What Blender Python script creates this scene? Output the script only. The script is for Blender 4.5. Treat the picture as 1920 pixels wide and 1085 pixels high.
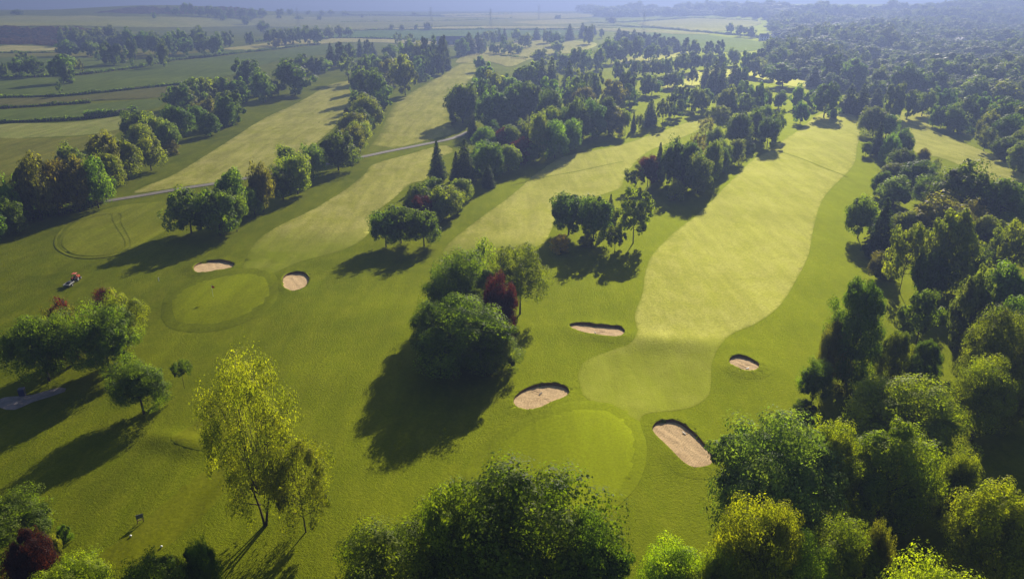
import bpy, math, random
import numpy as np
from mathutils import Vector, Matrix
from mathutils.geometry import delaunay_2d_cdt

sc = bpy.context.scene
for o in list(bpy.data.objects):
    bpy.data.objects.remove(o)
COL = sc.collection

# ------------------------------------------------------------------ camera, sky, sun, exposure
CAM_H = 55.0
SUN_AZ, SUN_EL = math.radians(18.0), math.radians(23.5)      # ahead of the camera, a little to the right
cam_d = bpy.data.cameras.new('camera'); cam = bpy.data.objects.new('camera', cam_d); COL.objects.link(cam)
cam.location = (0, 0, CAM_H)
cam.rotation_euler = (math.radians(90 - 21.949), 0, 0)
cam_d.sensor_width = 36.0; cam_d.lens = 36.0 * 1371.0 / 1920.0
cam_d.clip_start = 1.0; cam_d.clip_end = 40000
sc.camera = cam

world = bpy.data.worlds.new('World'); sc.world = world; world.use_nodes = True
wn = world.node_tree.nodes; wl = world.node_tree.links
sky = wn.new('ShaderNodeTexSky'); sky.sky_type = 'NISHITA'; sky.sun_disc = False
sky.sun_elevation = SUN_EL; sky.sun_rotation = SUN_AZ
wl.new(sky.outputs[0], wn['Background'].inputs['Color']); wn['Background'].inputs['Strength'].default_value = 0.05

sun_d = bpy.data.lights.new('sun', 'SUN'); sun_d.energy = 5.0; sun_d.angle = math.radians(0.5); sun_d.color = (1.0, 0.91, 0.75)
sun = bpy.data.objects.new('sun', sun_d); COL.objects.link(sun)
sun_dir = Vector((math.sin(SUN_AZ) * math.cos(SUN_EL), math.cos(SUN_AZ) * math.cos(SUN_EL), math.sin(SUN_EL)))
sun.rotation_euler = (-sun_dir).to_track_quat('-Z', 'Y').to_euler()
sun.location = (100, 300, 200)

sc.view_settings.view_transform = 'Standard'; sc.view_settings.look = 'None'
sc.view_settings.exposure = 1.12; sc.view_settings.gamma = 1.0; sc.view_settings.use_curve_mapping = False
sc.cycles.use_denoising = True
sc.cycles.max_bounces = 6; sc.cycles.diffuse_bounces = 2; sc.cycles.transmission_bounces = 3; sc.cycles.volume_bounces = 0
sc.cycles.glossy_bounces = 1; sc.cycles.transparent_max_bounces = 8
HAZE_DENSITY = 0.00062

# ------------------------------------------------------------------ the land
def S(t):
    t = np.clip(t, 0.0, 1.0)
    return t * t * (3 - 2 * t)

# low grassy mounds and hollows: x, y, radius x, radius y, rotation, height
MOUNDS = [
    (-65.8, 148.3, 5.6, 4.3, 0.00, 0.55), (-45.4, 138.4, 4.3, 5.6, 0.00, 0.55), (15.1, 116.2, 6.1, 3.5, 0.00, 0.55), (3.9, 92.1, 5.4, 4.4, 0.00, 0.55), (37.0, 103.3, 3.4, 3.5, 0.00, 0.55), (22.2, 79.4, 4.6, 5.7, 0.00, 0.55), (29.6, 112.5, 9.0, 3.4, -0.12, 0.50), (24.5, 114.4, 6.0, 3.2, 0.00, 0.25), (-43.0, 81.2, 6.5, 2.0, -0.35, 0.80), (6.2, 79.8, 13.0, 14.0, 0.00, 0.45), (-56.7, 131.6, 14.0, 11.0, 0.00, 0.50), (-40.5, 65.9, 9.0, 16.0, -0.70, 0.35), (20.9, 101.3, 10.0, 9.0, 0.00, -0.35), (-25.3, 121.5, 18.0, 12.0, 0.40, 0.50), (-26.2, 91.7, 14.0, 6.0, 0.30, -0.40), (3.4, 103.1, 9.0, 7.0, 0.00, 0.40)
]

def terrain(x, y):
    """height of the land in metres, camera ground point at 0,0, y is away from the viewer"""
    x = np.asarray(x, float); y = np.asarray(y, float)
    z = 0.42 * np.sin(x / 17.0 + 0.6) * np.sin(y / 21.0) + 0.55 * np.sin(x / 61.0 + 1.0) * np.cos(y / 83.0 + 0.4)
    z = z + 0.13 * np.sin(x / 6.1 + y / 9.0) * np.sin(y / 7.3 - x / 11.0) * (1 - S((y - 180) / 150.0))
    for mx, my, rx, ry, rot, h in MOUNDS:
        c, s = math.cos(rot), math.sin(rot)
        u = ((x - mx) * c + (y - my) * s) / rx
        v = (-(x - mx) * s + (y - my) * c) / ry
        z = z + h * np.exp(-(u * u + v * v))
    far = S((y - 500) / 600.0)
    z = z + far * (1.8 * np.sin(x / 190.0 + 2.0) * np.cos(y / 260.0))
    # bank and plateau on the far left
    left = S((-470 - x) / 160.0)
    hill = 14 * S((y - 950) / 100.0) + 6 * S((y - 1050) / 550.0)
    z = z + left * hill * (1 - S((y - 1850) / 500.0))
    z = z + 15 * np.exp(-((x + 760) / 210.0) ** 2 - ((y - 1720) / 130.0) ** 2)
    # wooded rise on the far right
    z = z + 26 * S((x - 350) / 500.0) * S((y - 1100) / 900.0) * (1 - S((y - 2600) / 900.0))
    # valley beyond the fields, then distant hills
    z = z - 55 * S((y - 2700) / 1000.0)
    z = z + (95 + 55 * np.sin(x / 900.0 + 1.3) + 35 * np.sin(x / 390.0) + 20 * np.sin(x / 170.0 + y / 300.0)) * S((y - 4300) / 2600.0)
    return z


GROVES = ["foreground lawn trees", "trees beside the paved pad", "trees at the bottom left corner", "trees below the near green", "trees of the dark clump between the greens", "trees with the yellow bush", "dark copse beside the second fairway", "pair of trees beside the left bunker", "row of trees below the road", "strip of trees beside the upper fairway", "conifers at the head of the upper fairway", "trees beyond the left fairway", "wood left of the first fairway", "line of trees beside the left fairway", "big central grove", "belt before the central grove", "open wood beyond the second fairway", "copse at the main fairway's left edge", "trees near the top of the main fairway", "trees dividing the main and right fairways", "wood along the right edge", "bright wood at lower right", "trees on the open land by the farm", "hazy wood at top centre", "hazy belt left of the far woodland", "trees along the right fairway's far side", "trees on the fields at upper left", "trees on the heather ridge", "field-edge row at upper left", "trees scattered over the far pastures"]
# kind, foliage, x, y, height, width, label, grove
TREES = [
    ('birch', 'bi', -27.5, 65.8, 21.2, 10.3, 'tall airy yellow-green tree with forked dark stems standing on the near lawn at lower left', 0),
    ('birch2', 'bi', -22.7, 64.7, 12.1, 7.4, 'shorter airy yellow-green tree with one thin stem standing on the near lawn at lower left', 0),
    ('round', 'md', -71.4, 99.4, 10.9, 9.9, 'leafy green tree nearest the paved pad in the group beside the grey paved pad', 1),
    ('sparse', 'bn', -70.4, 104.2, 11.8, 6.6, 'thin brown half-bare tree in the group beside the grey paved pad', 1),
    ('roundlow', 'cu', -71.8, 106.7, 10.5, 5.2, 'dark red tree behind the green crowns in the group beside the grey paved pad', 1),
    ('round', 'md', -62.6, 100.8, 11.5, 10.0, 'sunlit green tree with a visible trunk in the group beside the grey paved pad', 1),
    ('round', 'ol', -62.8, 106.8, 11.2, 7.6, 'olive tree at the back in the group beside the grey paved pad', 1),
    ('roundlow', 'cu', -73.0, 121.3, 6.3, 4.0, 'small dark red crown at the back in the group beside the grey paved pad', 1),
    ('round', 'dk', -52.0, 89.3, 8.0, 7.9, 'lone dense bushy tree in the group beside the grey paved pad', 1),
    ('sapling', 'dk', -49.1, 96.1, 4.9, 3.0, 'slender young sapling with thin stem in the group beside the grey paved pad', 1),
    ('round', 'md', -52.8, 61.7, 6.7, 9.5, 'dark green leafy tree at the bottom left corner of the picture', 2),
    ('roundlow', 'cu_shaded', -45.8, 54.4, 8.4, 4.8, 'dark red leafy tree at the bottom left corner of the picture', 2),
    ('shrub', 'bn', -47.4, 60.3, 3.2, 1.4, 'small russet shrub at the bottom left corner of the picture', 2),
    ('roundlow', 'ol', -40.1, 52.0, 7.9, 7.4, 'olive bushy tree at the bottom left corner of the picture', 2),
    ('roundlow', 'dk', -32.9, 51.5, 8.2, 7.3, 'dark bushy tree at the bottom left corner of the picture', 2),
    ('shrub', 'dk', -48.3, 63.3, 2.2, 1.4, 'small dark round shrub at the bottom left corner of the picture', 2),
    ('roundlow', 'dk', -30.1, 55.3, 7.1, 3.6, 'narrow dark tree at the bottom left corner of the picture', 2),
    ('roundlow', 'dk', 0.8, 54.3, 14.9, 15.2, 'very large dark tree at the bottom edge below the near green', 3),
    ('roundlow', 'md', -11.4, 52.6, 10.2, 11.4, 'wide mid green tree at the left at the bottom edge below the near green', 3),
    ('roundlow', 'dk', 7.3, 52.9, 11.6, 7.4, 'dark tree at the right shoulder at the bottom edge below the near green', 3),
    ('roundlow', 'md', -4.8, 54.7, 13.5, 9.7, 'sunlit green tree beside the largest at the bottom edge below the near green', 3),
    ('round', 'br', 14.9, 52.8, 8.2, 6.4, 'bright yellow-green tree at the bottom edge below the near green', 3),
    ('roundlow', 'md', -6.8, 103.2, 11.9, 14.7, 'large sunlit-topped dark front tree in the dark clump between the two greens', 4),
    ('roundlow', 'md', -9.4, 119.8, 13.7, 12.9, 'sunlit green tree at the upper left in the dark clump between the two greens', 4),
    ('roundlow', 'cu', -2.2, 113.0, 12.3, 6.0, 'dark red tree in the dark clump between the two greens', 4),
    ('open', 'ol', 1.5, 125.1, 13.5, 10.7, 'open olive tree with visible trunk in the dark clump between the two greens', 4),
    ('sparse', 'ol', -5.8, 133.1, 12.0, 5.8, 'pale wispy treetop in the dark clump between the two greens', 4),
    ('conifer', 'co', -2.0, 140.8, 7.7, 3.9, 'small dark pointed treetop in the dark clump between the two greens', 4),
    ('roundlow', 'dk', -12.8, 105.5, 10.1, 7.2, 'dark tree on the left flank in the dark clump between the two greens', 4),
    ('roundlow', 'gr', -2.5, 103.2, 7.5, 7.7, 'pale-flecked tree on the right flank in the dark clump between the two greens', 4),
    ('round', 'dk', 14.0, 172.8, 10.4, 8.6, 'leftmost dark round tree above the yellow bush in the group of trees between the fairways', 5),
    ('round', 'dk', 19.6, 167.5, 11.3, 7.9, 'middle dark round tree in the group of trees between the fairways', 5),
    ('conifer', 'gr', 25.0, 179.8, 8.5, 3.5, 'narrow white-flecked conifer in the group of trees between the fairways', 5),
    ('open', 'ol', 29.0, 166.6, 13.3, 8.6, 'large light olive tree in the group of trees between the fairways', 5),
    ('open', 'ol', 23.5, 158.8, 7.3, 4.6, 'small thin-stemmed olive tree in the group of trees between the fairways', 5),
    ('shrub', 'yl', 11.1, 159.7, 4.2, 4.4, 'bright yellow bush in the group of trees between the fairways', 5),
    ('shrub', 'bn', 17.3, 163.4, 3.0, 3.5, 'small brown bush beside the yellow one in the group of trees between the fairways', 5),
    ('round', 'dk', -29.9, 164.8, 8.8, 6.5, 'leftmost dark tree in the copse right of the bunker', 6),
    ('round', 'dk', -26.7, 167.5, 9.5, 6.6, 'dark tree standing behind the first in the copse right of the bunker', 6),
    ('round', 'dk', -20.9, 165.2, 9.1, 6.8, 'dark tree with its trunk in the light in the copse right of the bunker', 6),
    ('roundlow', 'md', -25.2, 191.4, 8.6, 7.7, 'rounded green tree in the copse right of the bunker', 6),
    ('roundlow', 'cu', -23.4, 186.1, 6.9, 5.6, 'dark red leafy tree in the copse right of the bunker', 6),
    ('roundlow', 'ol', -17.6, 190.8, 8.4, 8.6, 'yellow-olive tree in the copse right of the bunker', 6),
    ('roundlow', 'gr', -18.9, 186.3, 5.8, 4.5, 'grey-green small tree in the copse right of the bunker', 6),
    ('roundlow', 'ol', -15.0, 207.9, 6.1, 6.5, 'olive tree with orange-tinged top in the copse right of the bunker', 6),
    ('roundlow', 'md', -22.9, 213.2, 5.0, 6.0, 'small green dome in the copse right of the bunker', 6),
    ('conifer', 'co', -23.8, 230.4, 12.4, 6.1, 'tall pointed spruce in the copse right of the bunker', 6),
    ('conifer', 'co', -14.8, 226.0, 13.9, 7.3, 'broad dark spruce in the copse right of the bunker', 6),
    ('conifer', 'co', -17.6, 227.8, 9.7, 4.7, 'narrow spruce between the two larger ones in the copse right of the bunker', 6),
    ('roundlow', 'md', -7.5, 235.1, 11.1, 9.0, 'round green tree beside the spruces in the copse right of the bunker', 6),
    ('roundlow', 'br', -1.3, 245.3, 8.8, 7.9, 'bright green dome beside the spruces in the copse right of the bunker', 6),
    ('conifer', 'co', -7.3, 221.8, 7.3, 4.6, 'short dark spruce at the front in the copse right of the bunker', 6),
    ('round', 'md', -78.9, 172.1, 11.1, 9.1, 'left round tree of two in the pair beside the left bunker', 7),
    ('round', 'md', -71.7, 171.7, 11.9, 8.6, 'right round tree of two in the pair beside the left bunker', 7),
    ('round', 'md', -68.8, 175.2, 9.8, 4.8, 'smaller green tree tucked behind in the pair beside the left bunker', 7),
    ('round', 'md', -71.9, 182.3, 14.0, 7.7, 'broad green tree in the row below the road', 8),
    ('roundlow', 'md', -69.2, 190.0, 7.4, 5.7, 'low green tree in the row below the road', 8),
    ('round', 'bn', -67.8, 192.9, 13.4, 5.8, 'brownish tree in the row below the road', 8),
    ('round', 'dk', -66.2, 206.1, 9.7, 7.4, 'dark rounded tree with trunk showing in the row below the road', 8),
    ('round', 'br', -63.6, 212.2, 11.8, 8.8, 'bright green tree in the row below the road', 8),
    ('round', 'br', -73.4, 236.2, 10.1, 5.9, 'small bright green treetop in the row below the road', 8),
    ('round', 'md', -63.2, 228.9, 11.4, 7.4, 'mid green tree in the row below the road', 8),
    ('round', 'dk', -58.4, 243.4, 13.2, 10.7, "large dark tree at the row's end in the row below the road", 8),
    ('shrub', 'dk', -56.5, 256.3, 3.8, 6.7, 'low dark bush at the roadside in the row below the road', 8),
    ('round', 'ol', -58.2, 268.5, 11.4, 7.8, "round olive tree in the strip running up the fairway's edge", 9),
    ('round', 'ol', -57.4, 276.6, 11.3, 7.2, "olive tree behind the first in the strip running up the fairway's edge", 9),
    ('roundlow', 'ol', -63.8, 296.2, 11.4, 12.0, "wide olive tree in the strip running up the fairway's edge", 9),
    ('cypress', 'co', -79.0, 355.5, 5.3, 3.3, "tiny dark cone-shaped tree in the strip running up the fairway's edge", 9),
    ('roundlow', 'md', -64.0, 310.7, 11.0, 9.9, "mid green tree in the strip running up the fairway's edge", 9),
    ('roundlow', 'ol', -63.4, 322.3, 15.3, 12.5, "large olive tree in the strip running up the fairway's edge", 9),
    ('roundlow', 'md', -74.1, 363.3, 12.4, 10.4, "dark green tree in the strip running up the fairway's edge", 9),
    ('conical', 'dk', -67.2, 385.1, 16.1, 9.9, "dark egg-shaped tree in the strip running up the fairway's edge", 9),
    ('open', 'ol', -62.7, 334.1, 11.9, 5.3, "slim light tree in the strip running up the fairway's edge", 9),
    ('round', 'dk', -80.0, 415.9, 18.4, 12.4, "dark round tree above the slim one in the strip running up the fairway's edge", 9),
    ('round', 'dk', -71.2, 402.2, 19.2, 12.0, "dark round tree further up in the strip running up the fairway's edge", 9),
    ('roundlow', 'dk', -92.3, 449.8, 15.6, 8.3, "small dark tree in the strip running up the fairway's edge", 9),
    ('open', 'gr', -110.4, 510.7, 18.9, 12.2, "pale tree with several stems in the strip running up the fairway's edge", 9),
    ('round', 'dk', -99.5, 506.5, 18.7, 10.7, "compact dark tree in the strip running up the fairway's edge", 9),
    ('round', 'md', -94.6, 528.1, 16.7, 10.4, "compact green tree in the strip running up the fairway's edge", 9),
    ('roundlow', 'bn', -77.3, 478.7, 17.9, 13.5, "brown-tinged tree in the strip running up the fairway's edge", 9),
    ('round', 'ol', -62.5, 440.0, 22.5, 13.7, "yellow-olive round tree in the strip running up the fairway's edge", 9),
    ('roundlow', 'br', -75.7, 515.6, 17.3, 10.9, "pale green tree in the strip running up the fairway's edge", 9),
    ('conical', 'md', -65.1, 524.9, 16.0, 8.9, "narrow green tree in the strip running up the fairway's edge", 9),
    ('shrub', 'md', -59.5, 517.7, 5.1, 8.0, "low green bush at the strip's end in the strip running up the fairway's edge", 9),
    ('round', 'dk', -96.4, 567.0, 14.9, 12.7, "dark tree by the brown one in the strip running up the fairway's edge", 9),
    ('shrub', 'dk', -76.0, 490.5, 5.5, 9.0, "low dark shrub in the strip running up the fairway's edge", 9),
    ('round', 'md', -82.8, 622.1, 21.6, 14.8, 'round green tree at the head of the upper fairway', 10),
    ('round', 'ol', -73.6, 610.5, 21.3, 11.1, 'pale rounded tree at the head of the upper fairway', 10),
    ('conical', 'md', -62.1, 551.1, 19.3, 9.3, 'narrow green tree at the head of the upper fairway', 10),
    ('conical', 'co', -64.8, 576.9, 25.4, 8.9, 'third dark blunt conifer from the left at the head of the upper fairway', 10),
    ('conifer', 'co', -59.8, 587.5, 25.8, 10.7, 'fourth dark conifer from the left at the head of the upper fairway', 10),
    ('conical', 'co', -51.3, 560.7, 27.2, 9.4, 'fourth dark blunt conifer from the left at the head of the upper fairway', 10),
    ('conifer', 'co', -51.0, 595.4, 21.4, 7.5, 'fifth dark conifer from the left at the head of the upper fairway', 10),
    ('roundlow', 'dk', -55.0, 566.4, 16.9, 11.9, 'second dark bushy tree from the left at the head of the upper fairway', 10),
    ('round', 'dk', -108.6, 679.2, 14.2, 13.3, 'round dark tree at the head of the upper fairway', 10),
    ('conifer', 'co', -148.7, 628.3, 17.5, 9.7, 'first dark conifer from the left at the head of the upper fairway', 10),
    ('conical', 'co', -138.3, 616.6, 19.6, 10.3, 'first dark blunt conifer from the left at the head of the upper fairway', 10),
    ('roundlow', 'dk', -134.5, 632.0, 17.8, 9.7, 'first dark bushy tree from the left at the head of the upper fairway', 10),
    ('conifer', 'co', -144.9, 731.9, 15.5, 8.1, 'second dark conifer from the left at the head of the upper fairway', 10),
    ('conical', 'co', -132.3, 701.9, 17.0, 8.8, 'second dark blunt conifer from the left at the head of the upper fairway', 10),
    ('conifer', 'co', -130.9, 721.8, 13.4, 9.0, 'third dark conifer from the left at the head of the upper fairway', 10),
    ('round', 'dk', -129.5, 448.9, 21.1, 21.6, 'very large dark spreading tree along the hedge beyond the left fairway', 11),
    ('round', 'md', -137.7, 418.1, 18.5, 11.9, 'first mid green tree from the left along the hedge beyond the left fairway', 11),
    ('roundlow', 'dk', -138.8, 439.6, 10.0, 7.5, 'small dark tree along the hedge beyond the left fairway', 11),
    ('round', 'dk', -172.4, 488.2, 18.0, 16.5, 'dark round tree along the hedge beyond the left fairway', 11),
    ('roundlow', 'dk', -151.4, 443.9, 10.7, 9.4, 'low dark tree along the hedge beyond the left fairway', 11),
    ('round', 'dk', -155.7, 567.6, 14.9, 13.5, 'first dark tree from the left along the hedge beyond the left fairway', 11),
    ('round', 'dk', -148.8, 572.2, 13.0, 12.0, 'second dark tree from the left along the hedge beyond the left fairway', 11),
    ('round', 'md', -144.6, 584.7, 10.2, 10.7, 'second mid green tree from the left along the hedge beyond the left fairway', 11),
    ('roundlow', 'dk', -166.5, 373.6, 13.6, 13.9, 'first dark round tree from the left in the wood left of the first fairway', 12),
    ('roundlow', 'md', -168.8, 397.7, 14.4, 12.5, 'mid green tree in the wood left of the first fairway', 12),
    ('roundlow', 'ol', -164.9, 406.9, 14.1, 11.6, 'second olive tree from the left in the wood left of the first fairway', 12),
    ('roundlow', 'dk', -161.8, 417.3, 13.2, 10.1, 'fifth dark round tree from the left in the wood left of the first fairway', 12),
    ('roundlow', 'dk', -151.6, 413.6, 13.4, 12.9, 'sixth dark round tree from the left in the wood left of the first fairway', 12),
    ('round', 'dk', -138.3, 307.6, 13.0, 10.2, 'second dark round tree from the left in the wood left of the first fairway', 12),
    ('roundlow', 'ol', -165.0, 379.0, 10.3, 10.8, 'first olive tree from the left in the wood left of the first fairway', 12),
    ('roundlow', 'bn', -146.5, 346.3, 9.0, 9.4, 'first reddish brown bushy tree from the left in the wood left of the first fairway', 12),
    ('roundlow', 'bn', -143.6, 351.7, 10.2, 8.6, 'second reddish brown bushy tree from the left in the wood left of the first fairway', 12),
    ('roundlow', 'ol', -141.8, 369.0, 10.6, 10.0, 'third olive tree from the left in the wood left of the first fairway', 12),
    ('conical', 'dk', -127.8, 333.0, 12.8, 8.1, 'second narrow dark tree from the left in the wood left of the first fairway', 12),
    ('conical', 'dk', -126.5, 341.7, 14.1, 7.8, 'third narrow dark tree from the left in the wood left of the first fairway', 12),
    ('roundlow', 'dk', -129.6, 329.4, 9.1, 6.2, 'fourth dark round tree from the left in the wood left of the first fairway', 12),
    ('conical', 'dk', -126.5, 309.4, 9.3, 8.0, 'first narrow dark tree from the left in the wood left of the first fairway', 12),
    ('roundlow', 'dk', -137.0, 323.9, 9.9, 8.4, 'third dark round tree from the left in the wood left of the first fairway', 12),
    ('roundlow', 'dk', -149.5, 296.2, 12.3, 12.9, 'dark broad tree in the line beside the left fairway', 13),
    ('roundlow', 'br', -138.3, 284.0, 12.7, 10.7, 'yellow-green tree in the line beside the left fairway', 13),
    ('roundlow', 'ol', -139.0, 275.7, 10.2, 9.2, 'fourth olive tree from the left in the line beside the left fairway', 13),
    ('roundlow', 'gr', -127.6, 272.6, 11.9, 7.1, 'grey-green tree in the line beside the left fairway', 13),
    ('shrub', 'bn', -125.7, 268.2, 5.5, 5.5, 'pinkish brown shrub in the line beside the left fairway', 13),
    ('round', 'ol', -120.3, 241.1, 11.4, 8.1, 'fifth olive tree from the left in the line beside the left fairway', 13),
    ('round', 'ol', -121.8, 228.4, 13.2, 8.4, 'third olive tree from the left in the line beside the left fairway', 13),
    ('round', 'ol', -122.8, 219.4, 15.9, 8.4, 'first olive tree from the left in the line beside the left fairway', 13),
    ('round', 'ol', -119.9, 214.9, 11.6, 7.3, 'second olive tree from the left in the line beside the left fairway', 13),
    ('roundlow', 'md', -140.1, 228.9, 10.8, 8.4, 'third bright mid green tree from the left in the line beside the left fairway', 13),
    ('round', 'md', -114.0, 195.5, 14.0, 7.3, 'fourth bright mid green tree from the left in the line beside the left fairway', 13),
    ('round', 'bn', -117.3, 192.0, 14.5, 7.5, 'third brownish tree from the left in the line beside the left fairway', 13),
    ('round', 'bn', -120.8, 188.5, 15.0, 6.5, 'second brownish tree from the left in the line beside the left fairway', 13),
    ('round', 'bn', -122.8, 183.8, 17.4, 8.3, 'first brownish tree from the left in the line beside the left fairway', 13),
    ('roundlow', 'md', -127.8, 187.5, 10.9, 7.0, 'second bright mid green tree from the left in the line beside the left fairway', 13),
    ('roundlow', 'md', -128.0, 178.3, 13.1, 7.0, 'first bright mid green tree from the left in the line beside the left fairway', 13),
    ('roundlow', 'dk', -122.1, 172.0, 9.4, 5.2, 'second dark low tree from the left in the line beside the left fairway', 13),
    ('roundlow', 'dk', -124.4, 166.7, 9.6, 7.6, 'first dark low tree from the left in the line beside the left fairway', 13),
    ('roundlow', 'dk', -22.6, 341.1, 17.7, 13.7, 'first dark round tree from the left in the big central grove', 14),
    ('roundlow', 'md', -15.2, 446.6, 17.4, 13.9, 'first mid green tree from the left in the big central grove', 14),
    ('roundlow', 'dk', -16.3, 366.9, 16.7, 10.0, 'second dark round tree from the left in the big central grove', 14),
    ('roundlow', 'ol', -9.2, 405.0, 17.1, 13.8, 'first olive tree from the left in the big central grove', 14),
    ('roundlow', 'md', -2.3, 405.3, 15.3, 11.5, 'second mid green tree from the left in the big central grove', 14),
    ('roundlow', 'dk', -7.6, 327.9, 17.5, 14.1, 'third dark round tree from the left in the big central grove', 14),
    ('roundlow', 'dk', 1.2, 339.7, 18.1, 12.2, 'fifth dark round tree from the left in the big central grove', 14),
    ('roundlow', 'dk', 7.9, 343.2, 18.3, 12.3, 'sixth dark round tree from the left in the big central grove', 14),
    ('roundlow', 'ol', 8.0, 448.3, 17.5, 15.9, 'second olive tree from the left in the big central grove', 14),
    ('conifer', 'co', 18.0, 454.1, 18.5, 9.6, 'first dark conifer from the left in the big central grove', 14),
    ('conifer', 'co', 23.8, 454.2, 19.7, 9.0, 'second dark conifer from the left in the big central grove', 14),
    ('conifer', 'co', 34.2, 454.6, 17.3, 9.6, 'third dark conifer from the left in the big central grove', 14),
    ('conical', 'md', 14.4, 460.5, 16.6, 9.1, 'third mid green tree from the left in the big central grove', 14),
    ('roundlow', 'md', 18.9, 366.3, 18.4, 12.0, 'fourth mid green tree from the left in the big central grove', 14),
    ('roundlow', 'dk', 16.3, 321.9, 17.3, 10.7, 'seventh dark round tree from the left in the big central grove', 14),
    ('roundlow', 'md', 29.9, 365.6, 18.3, 12.5, 'fifth mid green tree from the left in the big central grove', 14),
    ('roundlow', 'bn', 33.3, 350.5, 15.0, 11.0, 'first russet-topped tree from the left in the big central grove', 14),
    ('round', 'ol', 37.7, 407.0, 17.3, 9.8, 'third olive tree from the left in the big central grove', 14),
    ('round', 'dk', 46.6, 414.2, 16.1, 8.2, 'eleventh dark round tree from the left in the big central grove', 14),
    ('roundlow', 'dk', 26.0, 298.7, 17.0, 10.4, 'ninth dark round tree from the left in the big central grove', 14),
    ('roundlow', 'dk', 33.2, 304.7, 15.5, 10.1, 'tenth dark round tree from the left in the big central grove', 14),
    ('roundlow', 'dk', 40.2, 315.6, 15.0, 9.1, 'twelfth dark round tree from the left in the big central grove', 14),
    ('roundlow', 'bn', 51.4, 377.9, 15.5, 12.9, 'third russet-topped tree from the left in the big central grove', 14),
    ('roundlow', 'bn', 42.5, 312.1, 12.0, 9.9, 'second russet-topped tree from the left in the big central grove', 14),
    ('round', 'dk', 62.9, 416.4, 16.2, 10.6, 'thirteenth dark round tree from the left in the big central grove', 14),
    ('conical', 'dk', 60.6, 385.0, 12.5, 8.2, 'dark egg-shaped tree in the big central grove', 14),
    ('roundlow', 'dk', 21.5, 295.4, 13.0, 9.4, 'eighth dark round tree from the left in the big central grove', 14),
    ('roundlow', 'dk', -2.8, 325.5, 9.9, 10.8, 'fourth dark round tree from the left in the big central grove', 14),
    ('conifer', 'co', -16.5, 306.8, 9.0, 5.3, 'small dark conifer in the belt before the central grove', 15),
    ('roundlow', 'md', -10.5, 276.9, 9.5, 8.1, 'first mid green tree from the left in the belt before the central grove', 15),
    ('roundlow', 'dk', -8.1, 308.5, 6.7, 5.3, 'small dark tree in the belt before the central grove', 15),
    ('roundlow', 'cu', -3.9, 280.9, 8.3, 6.5, 'first dark red tree from the left in the belt before the central grove', 15),
    ('roundlow', 'md', -1.0, 282.4, 9.2, 8.2, 'second mid green tree from the left in the belt before the central grove', 15),
    ('roundlow', 'cu', 3.2, 256.8, 9.3, 6.8, 'second dark red tree from the left in the belt before the central grove', 15),
    ('roundlow', 'ol', 5.6, 273.8, 11.1, 8.0, 'first olive tree from the left in the belt before the central grove', 15),
    ('roundlow', 'ol', 15.4, 294.8, 14.1, 9.0, 'third olive tree from the left in the belt before the central grove', 15),
    ('roundlow', 'ol', 10.2, 266.9, 15.8, 7.0, 'second olive tree from the left in the belt before the central grove', 15),
    ('roundlow', 'md', 15.6, 266.0, 13.7, 8.5, 'third mid green tree from the left in the belt before the central grove', 15),
    ('roundlow', 'md', 21.9, 277.3, 12.1, 8.1, 'fourth mid green tree from the left in the belt before the central grove', 15),
    ('roundlow', 'dk', -9.2, 249.8, 9.0, 8.8, 'first dark round tree from the left in the belt before the central grove', 15),
    ('roundlow', 'dk', 6.6, 257.8, 6.8, 6.8, 'second dark round tree from the left in the belt before the central grove', 15),
    ('conifer', 'co', 62.3, 334.5, 11.8, 7.2, 'first dark conifer from the left in the open wood beyond the second fairway', 16),
    ('open', 'gr', 69.0, 339.5, 12.5, 6.8, 'pale slim tree in the open wood beyond the second fairway', 16),
    ('conical', 'dk', 77.9, 356.6, 11.1, 7.7, 'first dark narrow tree from the left in the open wood beyond the second fairway', 16),
    ('conifer', 'co', 52.9, 322.0, 8.2, 2.8, 'tiny dark conifer in the open wood beyond the second fairway', 16),
    ('open', 'ol', 55.4, 322.1, 7.4, 3.7, 'second thin-stemmed little tree from the left in the open wood beyond the second fairway', 16),
    ('open', 'ol', 47.9, 311.9, 10.8, 4.5, 'first thin-stemmed little tree from the left in the open wood beyond the second fairway', 16),
    ('round', 'gr', 78.0, 439.0, 12.8, 9.3, 'first pale round tree from the left in the open wood beyond the second fairway', 16),
    ('round', 'md', 82.5, 443.3, 11.7, 10.7, 'first green round tree from the left in the open wood beyond the second fairway', 16),
    ('round', 'dk', 97.9, 473.6, 10.5, 12.0, 'first dark round tree from the left in the open wood beyond the second fairway', 16),
    ('round', 'md', 105.9, 481.2, 10.0, 7.5, 'second green round tree from the left in the open wood beyond the second fairway', 16),
    ('pine', 'co', 118.2, 496.0, 10.3, 7.0, 'slim dark pine in the open wood beyond the second fairway', 16),
    ('conical', 'dk', 90.8, 382.4, 10.8, 6.5, 'second dark narrow tree from the left in the open wood beyond the second fairway', 16),
    ('round', 'dk', 89.5, 394.1, 11.1, 7.3, 'second dark round tree from the left in the open wood beyond the second fairway', 16),
    ('round', 'ol', 93.0, 370.6, 13.2, 7.9, 'olive tree in the open wood beyond the second fairway', 16),
    ('round', 'dk', 101.1, 387.1, 9.8, 7.2, 'third dark round tree from the left in the open wood beyond the second fairway', 16),
    ('conifer', 'co', 127.1, 496.8, 14.8, 7.0, 'second dark conifer from the left in the open wood beyond the second fairway', 16),
    ('conifer', 'co', 122.9, 458.3, 18.7, 8.4, 'fourth dark conifer from the left in the open wood beyond the second fairway', 16),
    ('conifer', 'co', 124.2, 446.4, 17.0, 7.6, 'fifth dark conifer from the left in the open wood beyond the second fairway', 16),
    ('conifer', 'co', 140.1, 478.0, 15.6, 9.4, 'sixth dark conifer from the left in the open wood beyond the second fairway', 16),
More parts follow.
